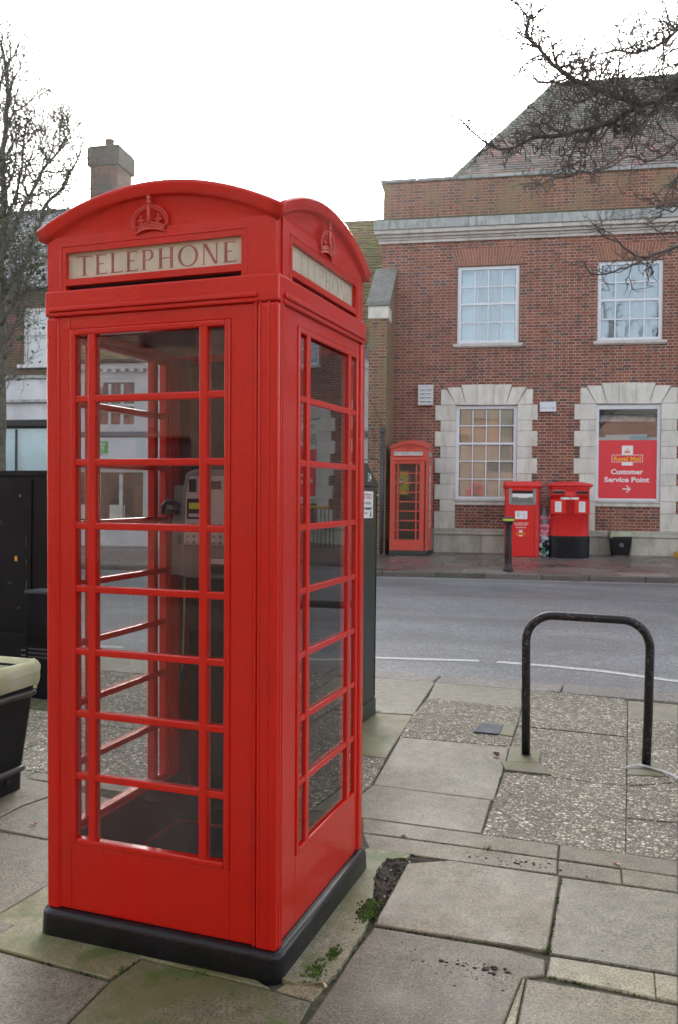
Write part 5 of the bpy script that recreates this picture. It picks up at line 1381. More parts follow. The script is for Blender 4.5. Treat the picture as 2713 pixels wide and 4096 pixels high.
# crumpled cover between the two boxes
t = sthing('crumpled_tarpaulin', 'crumpled pink, grey and silver tarpaulin stuffed between the two red postboxes', 'tarpaulin', -.60, 1.06)
def crump(z0, z1, w0, w1, mat, seed, nm, yy=0):
    q = MB()
    def f(a, b_):
        th = pi * 1.1 * a - .1; z = z0 + (z1 - z0) * b_; w_ = w0 + (w1 - w0) * b_
        nn = noise.noise(Vector((a * 4, b_ * 5, seed))) ; n2 = noise.noise(Vector((a * 11, b_ * 13, seed + 9)))
        r = w_ * (1 + .35 * nn + .18 * n2)
        return (-r * cos(th), yy - r * 1.1 * sin(th), z + .03 * n2)
    q.grid(34, 26, f, mat, True); q.build(nm, t)
crump(0, .62, .16, .15, 'cloth_silver', 2, 'silver_sheet'); crump(.02, .40, .13, .12, 'cabinet_black', 5, 'black_sheet', -.05); crump(.50, .97, .14, .16, 'cloth_pink', 7, 'pink_sheet', -.02); crump(.80, 1.17, .13, .05, 'cloth_grey', 11, 'grey_sheet', -.05)
crump(.06, .24, .04, .03, 'green_sign', 14, 'green_scrap', -.19)

# little litter bin with liner
t = sthing('litter_bin', 'small dark litter bin with pale green liner, under the red service board', 'litter bin', 1.27, .30, 'litter bins with liners')
def taper(mb, zs_, mat, hx0, hy0, k_):
    pass
q = MB(); vs = []; rg = [(.20, .17, 0), (.215, .185, .12), (.25, .21, .44), (.255, .215, .445)]
def frus(q, rg, mat, r=.02):
    vs = []; fs = []; n_ = len(rrect(1, 1, .1, 3))
    for hx, hy, z in rg: vs += [(x, y, z) for x, y in rrect(hx, hy, r, 3)]
    for i in range(len(rg) - 1):
        for k_ in range(n_): fs.append((i * n_ + k_, i * n_ + (k_ + 1) % n_, (i + 1) * n_ + (k_ + 1) % n_, (i + 1) * n_ + k_))
    q.add(vs, fs, mat); return q
frus(q, [(.20, .17, .02), (.215, .185, .12), (.245, .21, .42), (.25, .215, .5)], 'bin_black'); q.build('body', t)
q = MB(); frus(q, [(.215, .185, 0), (.215, .185, .025)], 'rib_grey'); q.add([(x, y, .025) for x, y in rrect(.215, .185, .02, 3)], [tuple(range(16))], 'rib_grey'); frus(q, [(.256, .222, .425), (.256, .222, .44)], 'rib_grey'); q.build('rib', t)
q = MB(); n_ = 60
def skirt(hx, hy, z0, z1, seed, amp, mat, mbq, nn_=60, flare=.02):
    base = rrect(hx, hy, .04, 10); m_ = len(base)
    def f(a, b_):
        k_ = int(a * (m_)) % m_; x, y = base[k_]; w_ = 1 + amp * noise.noise(Vector((k_ * .35, b_ * 2.0, seed))) + flare * (1 - b_)
        zz = z0 + (z1 - z0) * b_ + (1 - b_) * .05 * noise.noise(Vector((k_ * .16, 3, seed)))
        return (x * w_, y * w_, zz)
    mbq.grid(m_ + 1, 10, f, mat, True)
skirt(.262, .225, .46, .60, 4, .03, 'bin_liner', q); skirt(.24, .20, .42, .60, 5, .02, 'bin_liner', q); q.build('liner', t)
q = MB(); q.box(-.25, .25, -.215, .215, .585, .612, 'rubber_lid'); q.box(-.26, .26, -.225, .225, .56, .584, 'rubber_lid'); q.build('lid', t, bevel=.006)
q = MB(); ds_ = -.2; q.lathe([(.001, 0), (.052, 0), (.052, .002)], 'galv', 20); q.lathe([(.001, .0025), (.034, .0025), (.034, .004)], 'bin_black', 20); q.lathe([(.001, .0045), (.018, .0045), (.018, .006)], 'galv', 12); q.xform(Matrix.Translation((.0, -.207, .27)) @ Matrix.Rotation(pi / 2 - .1, 4, 'X')); q.build('badge', t)

# yellow-edged step of the entrance ramp at the right edge
t = sthing('entrance_ramp', 'low grey entrance ramp with yellow edge against the post office wall, right edge', 'ramp', 3.2, .65)
q = MB(); q.xy([(-.62, .45), (-.40, -.75), (2.6, -.75), (2.6, .45)], 0, .12, 'wet_pavement', (.13, .12, .11)); q.build('slab', t, bevel=.006)
q = MB(); q.xy([(-.66, .45), (-.44, -.80), (-.36, -.80), (-.58, .45)], .0, .126, 'logo_yellow'); q.xy([(-.36, -.80), (2.6, -.80), (2.6, -.752), (-.36, -.752)], 0, .126, 'logo_yellow'); q.build('edge', t)
q = MB()
for z in (.62, 1.15): q.tube([(-.48, .55, z), (-.42, .25, z), (-.30, .1, z)], .045, 'logo_yellow', 10)
q.tube([(-.30, .1, .1), (-.30, .1, 1.2)], .02, 'logo_yellow', 8); q.build('handrail', t)

t = sthing('railing', 'black entrance railing with yellow top rail beyond the right edge, reflected in the kiosk glass', 'railing', 8.9, 1.6)
q = MB(); q.tube([(-1.2, 0, 1.1), (1.6, 0, 1.1)], .03, 'logo_yellow', 8); q.tube([(-1.2, 0, .62), (1.6, 0, .62)], .018, 'logo_yellow', 8); q.build('rail', t)
q = MB()
for i in range(22): q.box(-1.2 + i * .13, -1.182 + i * .13, -.01, .01, 0, 1.08, 'black_gloss')
q.build('balusters', t)
# bollard
p0 = (-.63, 14.60)
t = thing('bollard', 'black cast bollard with yellow reflective band at the far kerb', 'bollard', (p0[0], p0[1], gz(*p0)), FA)
q = MB(); q.lathe([(.098, 0), (.098, .035), (.085, .05), (.082, .075), (.07, .09), (.066, .12), (.058, .88), (.060, .90), (.068, .915), (.085, .935), (.104, .955), (.106, .985)], 'black_gloss', 32); 
for i in range(12):
    a = 2 * pi * i / 12; q.tube([(.064 * cos(a), .064 * sin(a), .13), (.057 * cos(a), .057 * sin(a), .87)], .006, 'black_gloss', 6)
q.build('post', t)
q = MB(); q.lathe([(.107, .985), (.1085, .988), (.1085, 1.022), (.107, 1.025)], 'hivis_yellow', 32); q.build('reflective_band', t)
q = MB(); q.lathe([(.107, 1.0255), (.106, 1.035), (.085, 1.055), (.04, 1.068), (.005, 1.07)], 'black_gloss', 32); q.build('cap', t)

# cycle stand
p0 = (1.645, 2.672)
t = thing('cycle_stand', 'black steel hoop cycle stand with chipped paint on the near pavement', 'cycle stand', (p0[0], p0[1], gz(*p0)), .045)
R_ = .025; pts = [(-.336, 0, 0), (-.339, 0, .30), (-.343, 0, .68)]
for i in range(1, 9): a = pi / 2 * i / 8; pts.append((-.343 + .155 * (1 - cos(a)), 0, .68 + .155 * sin(a) - .0))
pts += [(0, 0, .832)]
for i in range(9): a = pi / 2 * i / 8; pts.append((.19 + .155 * sin(a), 0, .675 + .155 * cos(a)))
pts += [(.341, 0, .30), (.333, 0, -.0)]
q = MB(); q.tube(pts, R_, 'chipped_black', 20); q.build('hoop', t)
for sx in (-1, 1):
    q = MB(); q.lathe([(.032, 0), (.031, .006), (.027, .012)], 'chipped_black', 16, (sx * .335, 0)); q.build('collar', t)
# concrete footings round its legs, drain grate
q = MB()
for pl, c in (([(1.196, 2.798), (1.382, 2.778), (1.401, 2.53), (1.222, 2.49)], (.20, .185, .13)), ([(1.19, 2.487), (1.40, 2.527), (1.49, 2.345), (1.24, 2.34)], (.19, .165, .13)), ([(1.877, 2.781), (2.071, 2.784), (2.067, 2.531), (1.892, 2.498)], (.24, .23, .19)), ([(1.082, 3.279), (1.162, 3.298), (1.18, 3.017), (1.094, 3.035)], (.22, .20, .14))):
    q.xy(pl, -.01, .0075, 'flagstone_mossy', c, zf, .003)
tag(q.build('concrete_patch'), kind='structure')
t = thing('drain_grate', 'small square dark grid drain cover set in the pebbled paving', 'drain cover', (1.008, 3.135, gz(0, 3.135)), 0)
q = MB(); q.box(-.078, .078, -.115, .115, .0, .006, 'dark_void'); q.build('frame', t)
q = MB()
for i in range(11): x = -.075 + i * .015; q.box(x - .0028, x + .0028, -.113, .113, .0062, .0125, 'lead_grey')
for i in range(12): y = -.11 + i * .02; q.box(-.078, .078, y - .0028, y + .0028, .0063, .0118, 'lead_grey')
q.build('grid', t)
# clear strip of tape lying by the right leg
q = MB(); pts = [(1.862, 2.585, .012), (1.90, 2.62, .016), (1.94, 2.643, .022), (1.99, 2.63, .018), (2.05, 2.607, .014), (2.10, 2.545, .02), (2.15, 2.49, .012)]
vs = []
for i, (x, y, z) in enumerate(pts): vs += [(x - .004, y - .010, z + gz(x, y)), (x + .004, y + .012, z + gz(x, y) + .004), (x + .004, y + .012, z + gz(x, y) + .006), (x - .004, y - .010, z + gz(x, y) + .002)]
q.add(vs, [(4 * i + k_, 4 * i + 4 + k_, 4 * i + 4 + (k_ + 1) % 4, 4 * i + (k_ + 1) % 4) for i in range(len(pts) - 1) for k_ in range(4)], 'clear_strip', smooth=True)
tag(q.build('plastic_strip'), 'shiny strip of plastic tape round the right foot of the cycle stand', 'litter')

# green telecom cabinet behind the kiosk
t = thing('street_cabinet', 'dark green street cabinet numbered 34 with pointed top, behind the near kiosk', 'cabinet', (-.16, 2.98, gz(0, 2.98)), 0)
q = MB(); q.box(-.335, .345, -.295, .29, .12, 1.585, 'cabinet_green'); q.build('body', t, bevel=.006)
q = MB(); q.box(-.345, .35, -.30, .295, 0, .117, 'cabinet_green'); q.build('base', t, bevel=.004)
q = MB(); vs = [(x, y, z) for x in (-.345, .352) for y, z in ((-.305, 1.588), (.30, 1.588), (.30, 1.605), (.03, 1.745), (-.03, 1.745), (-.305, 1.605))]
q.add(vs, [(5, 4, 3, 2, 1, 0), (6, 7, 8, 9, 10, 11)] + [(i, (i + 1) % 6, (i + 1) % 6 + 6, i + 6) for i in range(6)], 'cabinet_green'); q.build('lid', t, bevel=.003)
q = MB(); q.box(.346, .3495, -.24, .245, .16, 1.56, 'cabinet_green'); q.box(.346, .352, .262, .266, .14, 1.56, 'green_dark'); 
for y in (.255, .275): q.tube([(.346, y, 1.53), (.356, y, 1.53)], .008, 'steel', 8)
dq = q.build('side_door', t)
def faceX(mb, par, nm, x=.3505):   # drawn facing -y, turned to face +x
    mb.xform(Matrix.Translation((x, 0, 0)) @ Matrix.Rotation(pi / 2, 4, 'Z')); return mb.build(nm, par)
q = MB(); text_mesh(q, '34', .080, 1.623, .055, 'white_label', -.0025, bold=.02); faceX(q, t, 'number')
q = MB(); q.box(-.235, .168, -.0015, .0, 1.375, 1.555, 'white_label')
text_mesh(q, 'WANTED', -.04, 1.505, .034, 'ink_red', -.002, bold=.02, width=.36); text_mesh(q, 'CARS VANS', -.04, 1.466, .020, 'ink_black', -.002, bold=.02, width=.31)
for i in range(16): x = -.10 + i * .0145; q.tube([(x, -.002, 1.435 + .006 * sin(i * 2.1)), (x + .02, -.0022, 1.443 + .006 * cos(i * 1.7))], .0035, 'ink_black', 4)
text_mesh(q, 'CASH TODAY', -.04, 1.402, .014, 'ink_red', -.002, bold=.02, width=.20)
for x in (.118, -.19): q.xz([(x - .028, 1.385), (x + .028, 1.385), (x, 1.43)], -.0022, -.0014, 'green_sign'); q.xz([(x - .009, 1.392), (x + .009, 1.392), (x, 1.408)], -.0027, -.0021, 'white_label')
faceX(q, t, 'poster')

# black cabinets at the left edge
p0 = (-3.0, 3.24); t = thing('street_cabinet', 'tall navy-black street cabinet at the left edge, behind the litter bin', 'cabinet', (p0[0], p0[1], gz(*p0)), .02); t.scale = (.82, .55, 1)
q = MB(); q.box(-.72, .72, -.25, .25, .42, 1.655, 'cabinet_black'); q.box(-.74, .74, -.27, .27, 1.655, 1.70, 'cabinet_black'); q.build('body', t, bevel=.006)
q = MB(); q.box(-.73, .73, -.26, .26, 0, .405, 'cabinet_black'); 
for i in range(3): q.box(.35, .42, -.265, -.26, .27 - i * .04, .28 - i * .04, 'pipe_grey')
q.build('base', t, bevel=.006)
q = MB(); q.box(-.70, .46, -.268, -.252, .47, 1.63, 'cabinet_black'); q.tube([(.33, -.268, 1.50), (.33, -.28, 1.50)], .012, 'pipe_grey', 10); q.box(.27, .30, -.2695, -.268, .98, 1.02, 'logo_yellow'); q.tube([(.405, -.27, .72), (.412, -.271, .83)], .003, 'pipe_grey', 5); [q.tube([(x_, -.2695, z_), (x_ + dx_, -.2697, z_ + dz_)], .0022, 'pipe_grey', 4) for x_, z_, dx_, dz_ in ((.40, 1.1, .004, .09), (.41, .95, -.01, .05), (.2, .8, .03, .01), (.1, 1.3, .02, -.03), (.3, .6, .04, .02))]; q.build('door', t, bevel=.004)
p0 = (-2.245, 2.90); t = thing('street_cabinet', 'low scuffed black cabinet between the tall navy cabinet and the near kiosk', 'cabinet', (p0[0], p0[1], gz(*p0)), .02)
q = MB(); q.box(-.15, .15, -.13, .05, 0, .775, 'cabinet_black'); q.build('body', t, bevel=.006)
q = MB(); q.box(-.16, .16, -.14, .06, .7755, .80, 'pipe_dark'); q.build('lid', t, bevel=.006)
q = MB(); 
for z in (.30, .33, .36): q.box(-.12, .12, -.136, -.1305, z, z + .012, 'pipe_dark')
q.build('vent', t)

# big litter bin with liner
px_, py_ = -1.36, .885; t = thing('litter_bin', 'large black ribbed litter bin with pale yellow liner at the left edge', 'litter bin', (px_, py_, gz(px_, py_)), 0, 'litter bins with liners')
q = MB(); frus(q, [(.285, .28, 0), (.287, .282, .11), (.338, .332, .64), (.322, .318, .64), (.28, .27, .2)], 'bin_black', .03); q.build('body', t, bevel=.004)
for z in (.115, .505):
    k_ = (z - .11) / .53; hx = .287 + .051 * k_ + .006; hy = .282 + .05 * k_ + .006; q = MB()
    pl = rrect(hx, hy, .04, 5); q.tube([(x, y, z) for x, y in pl] + [(pl[0][0], pl[0][1], z)], .017, 'rib_grey', 10, caps=False)
    q.build('rib', t)
for y_ in (-.10, .16): q = MB(); q.tube([(.287, y_, .06), (.292, y_, .06)], .018, 'dark_void', 12); q.build('fixing_hole', t)
q = MB(); base = rrect(.350, .343, .05, 24); m_ = len(base)
def lf(a, b_):
    k_ = int(round(a * m_)) % m_; x, y = base[k_]; ph = k_ * .22
    drop = .125 + .05 * noise.noise(Vector((k_ * .05, 1, 2))) + .03 * sin(k_ * .09)
    fold = .014 * sin(k_ * 1.3 + b_ * 5) * (1 - b_ * .6) + .035 * noise.noise(Vector((k_ * .25, b_ * 3, 5)))
    z = .672 - drop * (1 - b_) + .012 * noise.noise(Vector((k_ * .1, 7, 1)))
    w_ = .985 + fold + .03 * b_ * (1 - b_) * 4 - .012 * b_ * b_
    return (x * w_, y * w_, z + .02 * b_ * (1 - b_) * 4)
q.grid(m_ + 1, 14, lf, 'bin_liner', True)
def li(a, b_):
    k_ = int(round(a * m_)) % m_; x, y = base[k_]; z0_ = .672 + .012 * noise.noise(Vector((k_ * .1, 7, 1))); w_ = .95 - .27 * b_ + .02 * noise.noise(Vector((k_ * .3, b_ * 3, 8))); return (x * w_, y * w_, z0_ - .35 * b_)
q.grid(m_ + 1, 10, li, 'bin_liner', True, flip=True); q.build('liner', t)

# traffic signal, mostly beyond the left edge
p0 = (-2.50, 2.33); t = thing('traffic_light', 'black traffic light head with lit green lens, cut by the left edge', 'traffic light', (p0[0], p0[1], gz(*p0)), -.35)
q = MB(); q.tube([(-.20, .12, 0), (-.20, .12, 3.9)], .057, 'cabinet_black', 16); q.build('pole', t)
q = MB(); q.box(-.14, .07, -.02, .13, 2.68, 3.66, 'signal_black'); q.build('head', t, bevel=.03)
for z, mt_ in ((3.48, 'red_lens'), (3.185, 'amber_lens'), (2.855, 'green_lens')):
    q = MB(); q.lathe([(.10, 0), (.10, .03), (.06, .05), (.0, .055)], mt_, 20); q.xform(Matrix.Translation((-.02, -.02, z)) @ Matrix.Rotation(pi / 2, 4, 'X')); ln = q.build('lens', t)
    if mt_ != 'green_lens' or True:
        q = MB()
        def vf(a, b_): th = pi * (-.12 + 1.24 * a); return (-.02 + .115 * cos(th), -.02 - .20 * b_ * (1 - .5 * abs(cos(th))), z + .115 * sin(th))
        q.grid(20, 4, vf, 'signal_black', True); o_ = q.build('visor', ln); sm_ = o_.modifiers.new('thick', 'SOLIDIFY'); sm_.thickness = .006

# small litter and dirt
def bit(nm, x, y, lab, cat, fn):
    q = MB(); fn(q); o = q.build(nm); o.location = (x, y, gz(x, y) + .002); o.rotation_euler = (0, 0, random.uniform(0, 3)); return tag(o, lab, cat)
def butt(q): q.tube([(0, 0, .004), (.016, 0, .004)], .004, 'cig', 8); q.tube([(.0162, 0, .004), (.028, .002, .004)], .004, 'cig_tip', 8)
bit('cigarette_butt', -.698, .767, 'orange-tipped cigarette butt on the paving left of the near kiosk', 'cigarette butt', butt)
bit('cigarette_butt', 1.046, .014, 'cigarette butt at the slab joint by the kiosk plinth corner', 'cigarette butt', butt)
bit('cigarette_butt', 1.883, 1.268, 'cigarette butt on the cracked kerb strip, right foreground', 'cigarette butt', butt)
def leaf(q): q.grid(7, 5, lambda a, b_: ((a - .5) * .05, (b_ - .5) * .026 * sin(pi * min(.98, max(.02, a))) * 1.6, .004 + .012 * (b_ - .5) ** 2 * 4 + .006 * a), 'leaf_brown', True)
bit('fallen_leaf', 1.149, 2.58, 'curled brown leaf on the pale concrete slab, left of the cycle stand', 'leaf', leaf)
rg_ = random.Random(11)
def crumbs(nm, cx_, cy_, sx, sy, n, mat, r0, r1, seed):
    q = MB(); rr_ = random.Random(seed)
    for i in range(n):
        x = rr_.gauss(cx_, sx); y = rr_.gauss(cy_, sy); r = rr_.uniform(r0, r1)
        q.ball((x, y, gz(x, y) + r * .1), r, mat, 5, 3, (rr_.uniform(.5, 2.2), rr_.uniform(.5, 1.6), rr_.uniform(.25, .5)))
    return tag(q.build(nm), kind='stuff')
crumbs('dirt', 1.49, .295, .05, .016, 22, 'soil', .004, .009, 1); crumbs('dirt', 1.47, .285, .08, .03, 90, 'soil', .001, .0025, 12); crumbs('dirt', 1.40, .25, .12, .05, 40, 'soil', .0015, .004, 2)
crumbs('dirt', 1.50, 1.16, .12, .02, 40, 'soil', .0015, .005, 3); crumbs('grit', 1.3, .9, .5, .5, 90, 'soil', .0012, .003, 4); crumbs('grit', .2, -.3, .4, .12, 50, 'soil', .001, .0025, 5); crumbs('grit', -.6, .5, .3, .4, 60, 'soil', .001, .0025, 6)
crumbs('grit', -2, 17.8, 3.0, .8, 60, 'white_label', .006, .013, 7)
crumbs('grit', 1.4, 3.0, .8, .9, 60, 'soil', .002, .004, 8)
lumpy('soil', [(.93, 1.075), (1.15, 1.085), (1.19, 1.078), (1.045, .985), (1.055, .93), (1.07, .444), (1.03, .42), (1.0, .50), (.98, .60), (.96, .75), (.93, .844), (.92, .93)], 'soil', .014, None, None, 5, 'stuff', -.014, 50)
MOSSX = [(1.02, .53, .026, 420), (1.0, .20, .018, 120), (.985, .08, .024, 130)]
lumpy('moss', [(-2.45, 2.45), (-1.9, 2.5), (-1.85, 2.7), (-2.1, 2.75), (-2.5, 2.7)], 'moss_dull', .02, None, None, 10, 'stuff', -.002, 30)
q = MB(); rr_ = random.Random(15)
for (cx_, cy_, sg_, n_) in MOSSX:
    for i in range(n_):
        x = rr_.gauss(cx_, sg_ * .6); y = rr_.gauss(cy_, sg_ * 1.5 if sg_ > .025 else sg_); r = rr_.uniform(.002, .006); q.ball((x, y, gz(x, y) + .006 + rr_.uniform(0, .006)), r, 'moss' if n_ > 100 else 'moss_dull', 5, 3, (1, 1, .8))
tag(q.build('moss'), kind='stuff')
q = MB()
for i in range(260):     # grit and stones in the soil hole
    x = rr_.uniform(.95, 1.06); y = rr_.uniform(.46, 1.0) if rr_.random() < .8 else rr_.uniform(1.0, 1.08); r = rr_.uniform(.002, .006); q.ball((x, y, gz(x, y) - .002), r, rr_.choice(('soil', 'soil', 'granite_kerb', 'sign_ivory' if rr_.random() < .15 else 'soil')), 5, 3)
tag(q.build('grit'), kind='stuff')
# moss and weeds threading the joints
q = MB(); rr_ = random.Random(5)
JO = [((1.668, 1.07), (1.676, .47)), ((1.04, .97), (1.06, .44)), ((1.10, .442), (1.66, .46)), ((.40, -.05), (.39, -.18)), ((-.12, -.155), (.38, -.18)), ((.70, 1.228), (1.60, 1.25)), ((1.685, .325), (2.05, .315)), ((1.19, 2.8), (1.26, 1.86)), ((1.262, 3.305), (1.86, 3.297)), ((-.6, .66), (-.25, .65)), ((-.9, .66), (-.25, .03)), ((.36, 4.386), (1.3, 4.394)), ((1.34, 4.392), (2.19, 4.325))]
for a, b_ in JO:
    L_ = sqrt((a[0] - b_[0]) ** 2 + (a[1] - b_[1]) ** 2)
    for i in range(int(L_ * 130)):
        t0 = rr_.random()
        if noise.noise(Vector((a[0] * 9 + t0 * 7, a[1] * 5, 1))) < -.05: continue
        x = a[0] + (b_[0] - a[0]) * t0 + rr_.gauss(0, .0022); y = a[1] + (b_[1] - a[1]) * t0 + rr_.gauss(0, .0022); r = rr_.uniform(.002, .005)
        q.ball((x, y, gz(x, y) - .003), r, 'moss' if rr_.random() < .55 else 'soil', 5, 3)
tag(q.build('moss'), kind='stuff')
q = MB()
for (cx_, cy_) in ((1.672, .475), (.96, 1.24), (1.335, 1.243), (.64, -.05), (.395, -.12), (.20, 3.30), (1.33, 4.37), (1.29, 4.38)):
    for i in range(16):
        a = rr_.uniform(0, 6.28); l_ = rr_.uniform(.012, .028); x = cx_ + rr_.gauss(0, .008); y = cy_ + rr_.gauss(0, .006); z = gz(x, y) - .002; dx = cos(a) * l_ * .6; dy = sin(a) * l_ * .6
        q.add([(x - .0015, y, z), (x + .0015, y, z), (x + dx, y + dy, z + l_)], [(0, 1, 2)], 'moss')
tag(q.build('grass'), kind='stuff')

# ------------------------------------------------------------------ trees
RT=[
[0.06,0.012,[[2.586,5.592,5.096],[2.325,5.451,5.031],[2.154,5.343,4.994],[2.003,5.241,4.944],[1.863,5.145,4.901],[1.687,5.035,4.926],[1.538,4.935,4.956],[1.415,4.845,4.986],[1.319,4.764,5.003],[1.261,4.697,5.033],[1.191,4.626,5.075],[1.135,4.559,5.116],[1.091,4.497,5.17],[1.036,4.431,5.197],[1.011,4.376,5.236],[1.034,4.339,5.3],[1.063,4.303,5.326]]],
[0.035,0.008,[[1.862,5.224,4.93],[1.746,5.231,4.868],[1.591,5.224,4.804],[1.445,5.22,4.781],[1.285,5.211,4.744],[1.149,5.212,4.755],[0.984,5.202,4.752],[0.872,5.21,4.713],[0.758,5.218,4.688],[0.643,5.226,4.706],[0.538,5.238,4.782],[0.433,5.25,4.888],[0.34,5.266,4.994],[0.274,5.292,5.058]]],
[0.02,0.007,[[1.513,5.417,4.875],[1.464,5.346,4.789],[1.429,5.279,4.682],[1.389,5.21,4.55],[1.362,5.146,4.405],[1.302,5.071,4.329],[1.217,4.987,4.296],[1.134,4.904,4.248],[1.065,4.825,4.188]]],
[0.022,0.007,[[2.393,5.741,5.899],[2.263,5.765,5.836],[2.156,5.797,5.785],[2.038,5.825,5.719],[1.929,5.856,5.695],[1.762,5.867,5.684],[1.648,5.897,5.747],[1.504,5.917,5.751],[1.358,5.935,5.723],[1.296,5.983,5.711]]],
[0.018,0.008,[[2.325,5.499,5.203],[2.152,5.365,5.141],[2.039,5.253,5.093],[1.911,5.137,5.085],[1.75,5.007,5.01],[1.628,4.892,4.963],[1.509,4.778,4.889]]],
[0.013,0.005,[[1.68,5.802,5.687],[1.652,5.74,5.829],[1.707,5.708,5.918],[1.789,5.685,5.992],[1.829,5.646,6.036]]],
[0.01,0.004,[[1.793,5.736,5.614],[1.848,5.685,5.637],[1.888,5.629,5.702],[1.908,5.566,5.737]]],
[0.012,0.005,[[2.155,5.761,5.767],[2.114,5.605,5.763],[2.058,5.443,5.729],[2.095,5.314,5.722]]],
[0.02,0.006,[[2.433,4.888,3.701],[2.311,4.785,3.632],[2.155,4.668,3.55],[2.028,4.563,3.482],[1.936,4.471,3.427],[1.822,4.371,3.434],[1.731,4.28,3.501],[1.642,4.189,3.53],[1.589,4.111,3.56],[1.57,4.045,3.577]]],
[0.013,0.005,[[1.959,4.503,3.44],[1.823,4.368,3.348],[1.712,4.243,3.276],[1.571,4.107,3.229],[1.52,4.004,3.253],[1.493,3.909,3.289]]],
[0.02,0.006,[[2.311,4.955,4.285],[2.213,4.866,4.213],[2.15,4.79,4.141],[2.116,4.724,4.059],[2.069,4.653,3.952],[2.035,4.587,3.846],[1.989,4.516,3.804]]],
[0.016,0.006,[[2.373,5.086,4.587],[2.25,5.011,4.508],[2.15,4.944,4.456],[2.044,4.875,4.339],[1.923,4.801,4.274],[1.779,4.718,4.312],[1.649,4.641,4.21],[1.531,4.568,4.159]]],
[0.014,0.005,[[1.864,5.118,4.883],[1.801,5.158,4.748],[1.789,5.217,4.638],[1.711,5.252,4.539],[1.619,5.282,4.479],[1.538,5.316,4.46]]],
[0.014,0.005,[[1.534,5.0,4.986],[1.439,4.895,4.873],[1.357,4.794,4.814],[1.266,4.689,4.717],[1.164,4.581,4.646],[1.087,4.483,4.666],[1.011,4.385,4.672]]],
[0.01,0.004,[[1.302,5.021,4.664],[1.165,5.052,4.736],[1.077,5.101,4.837],[1.014,5.159,4.954],[0.925,5.207,4.974]]],
[0.01,0.004,[[1.241,4.896,5.13],[1.147,4.926,5.092],[1.037,4.951,5.12],[0.951,4.984,5.19],[0.889,5.027,5.302],[0.801,5.059,5.346]]],
[0.011,0.005,[[2.305,4.737,3.892],[2.21,4.65,3.849],[2.148,4.574,3.806],[2.069,4.492,3.763],[2.011,4.418,3.769]]],
[0.011,0.005,[[2.307,4.737,3.767],[2.151,4.609,3.718],[2.071,4.51,3.658],[2.014,4.417,3.575]]],
[0.014,0.005,[[2.003,5.488,5.053],[1.938,5.642,5.017],[1.843,5.784,4.96],[1.799,5.945,4.929]]],
[0.012,0.005,[[2.152,5.545,5.503],[2.065,5.62,5.512],[1.986,5.698,5.463],[1.919,5.78,5.412],[1.851,5.861,5.329]]],
[0.012,0.005,[[1.694,4.844,4.839],[1.674,4.696,4.904],[1.714,4.569,4.939],[1.706,4.425,4.982]]],
]
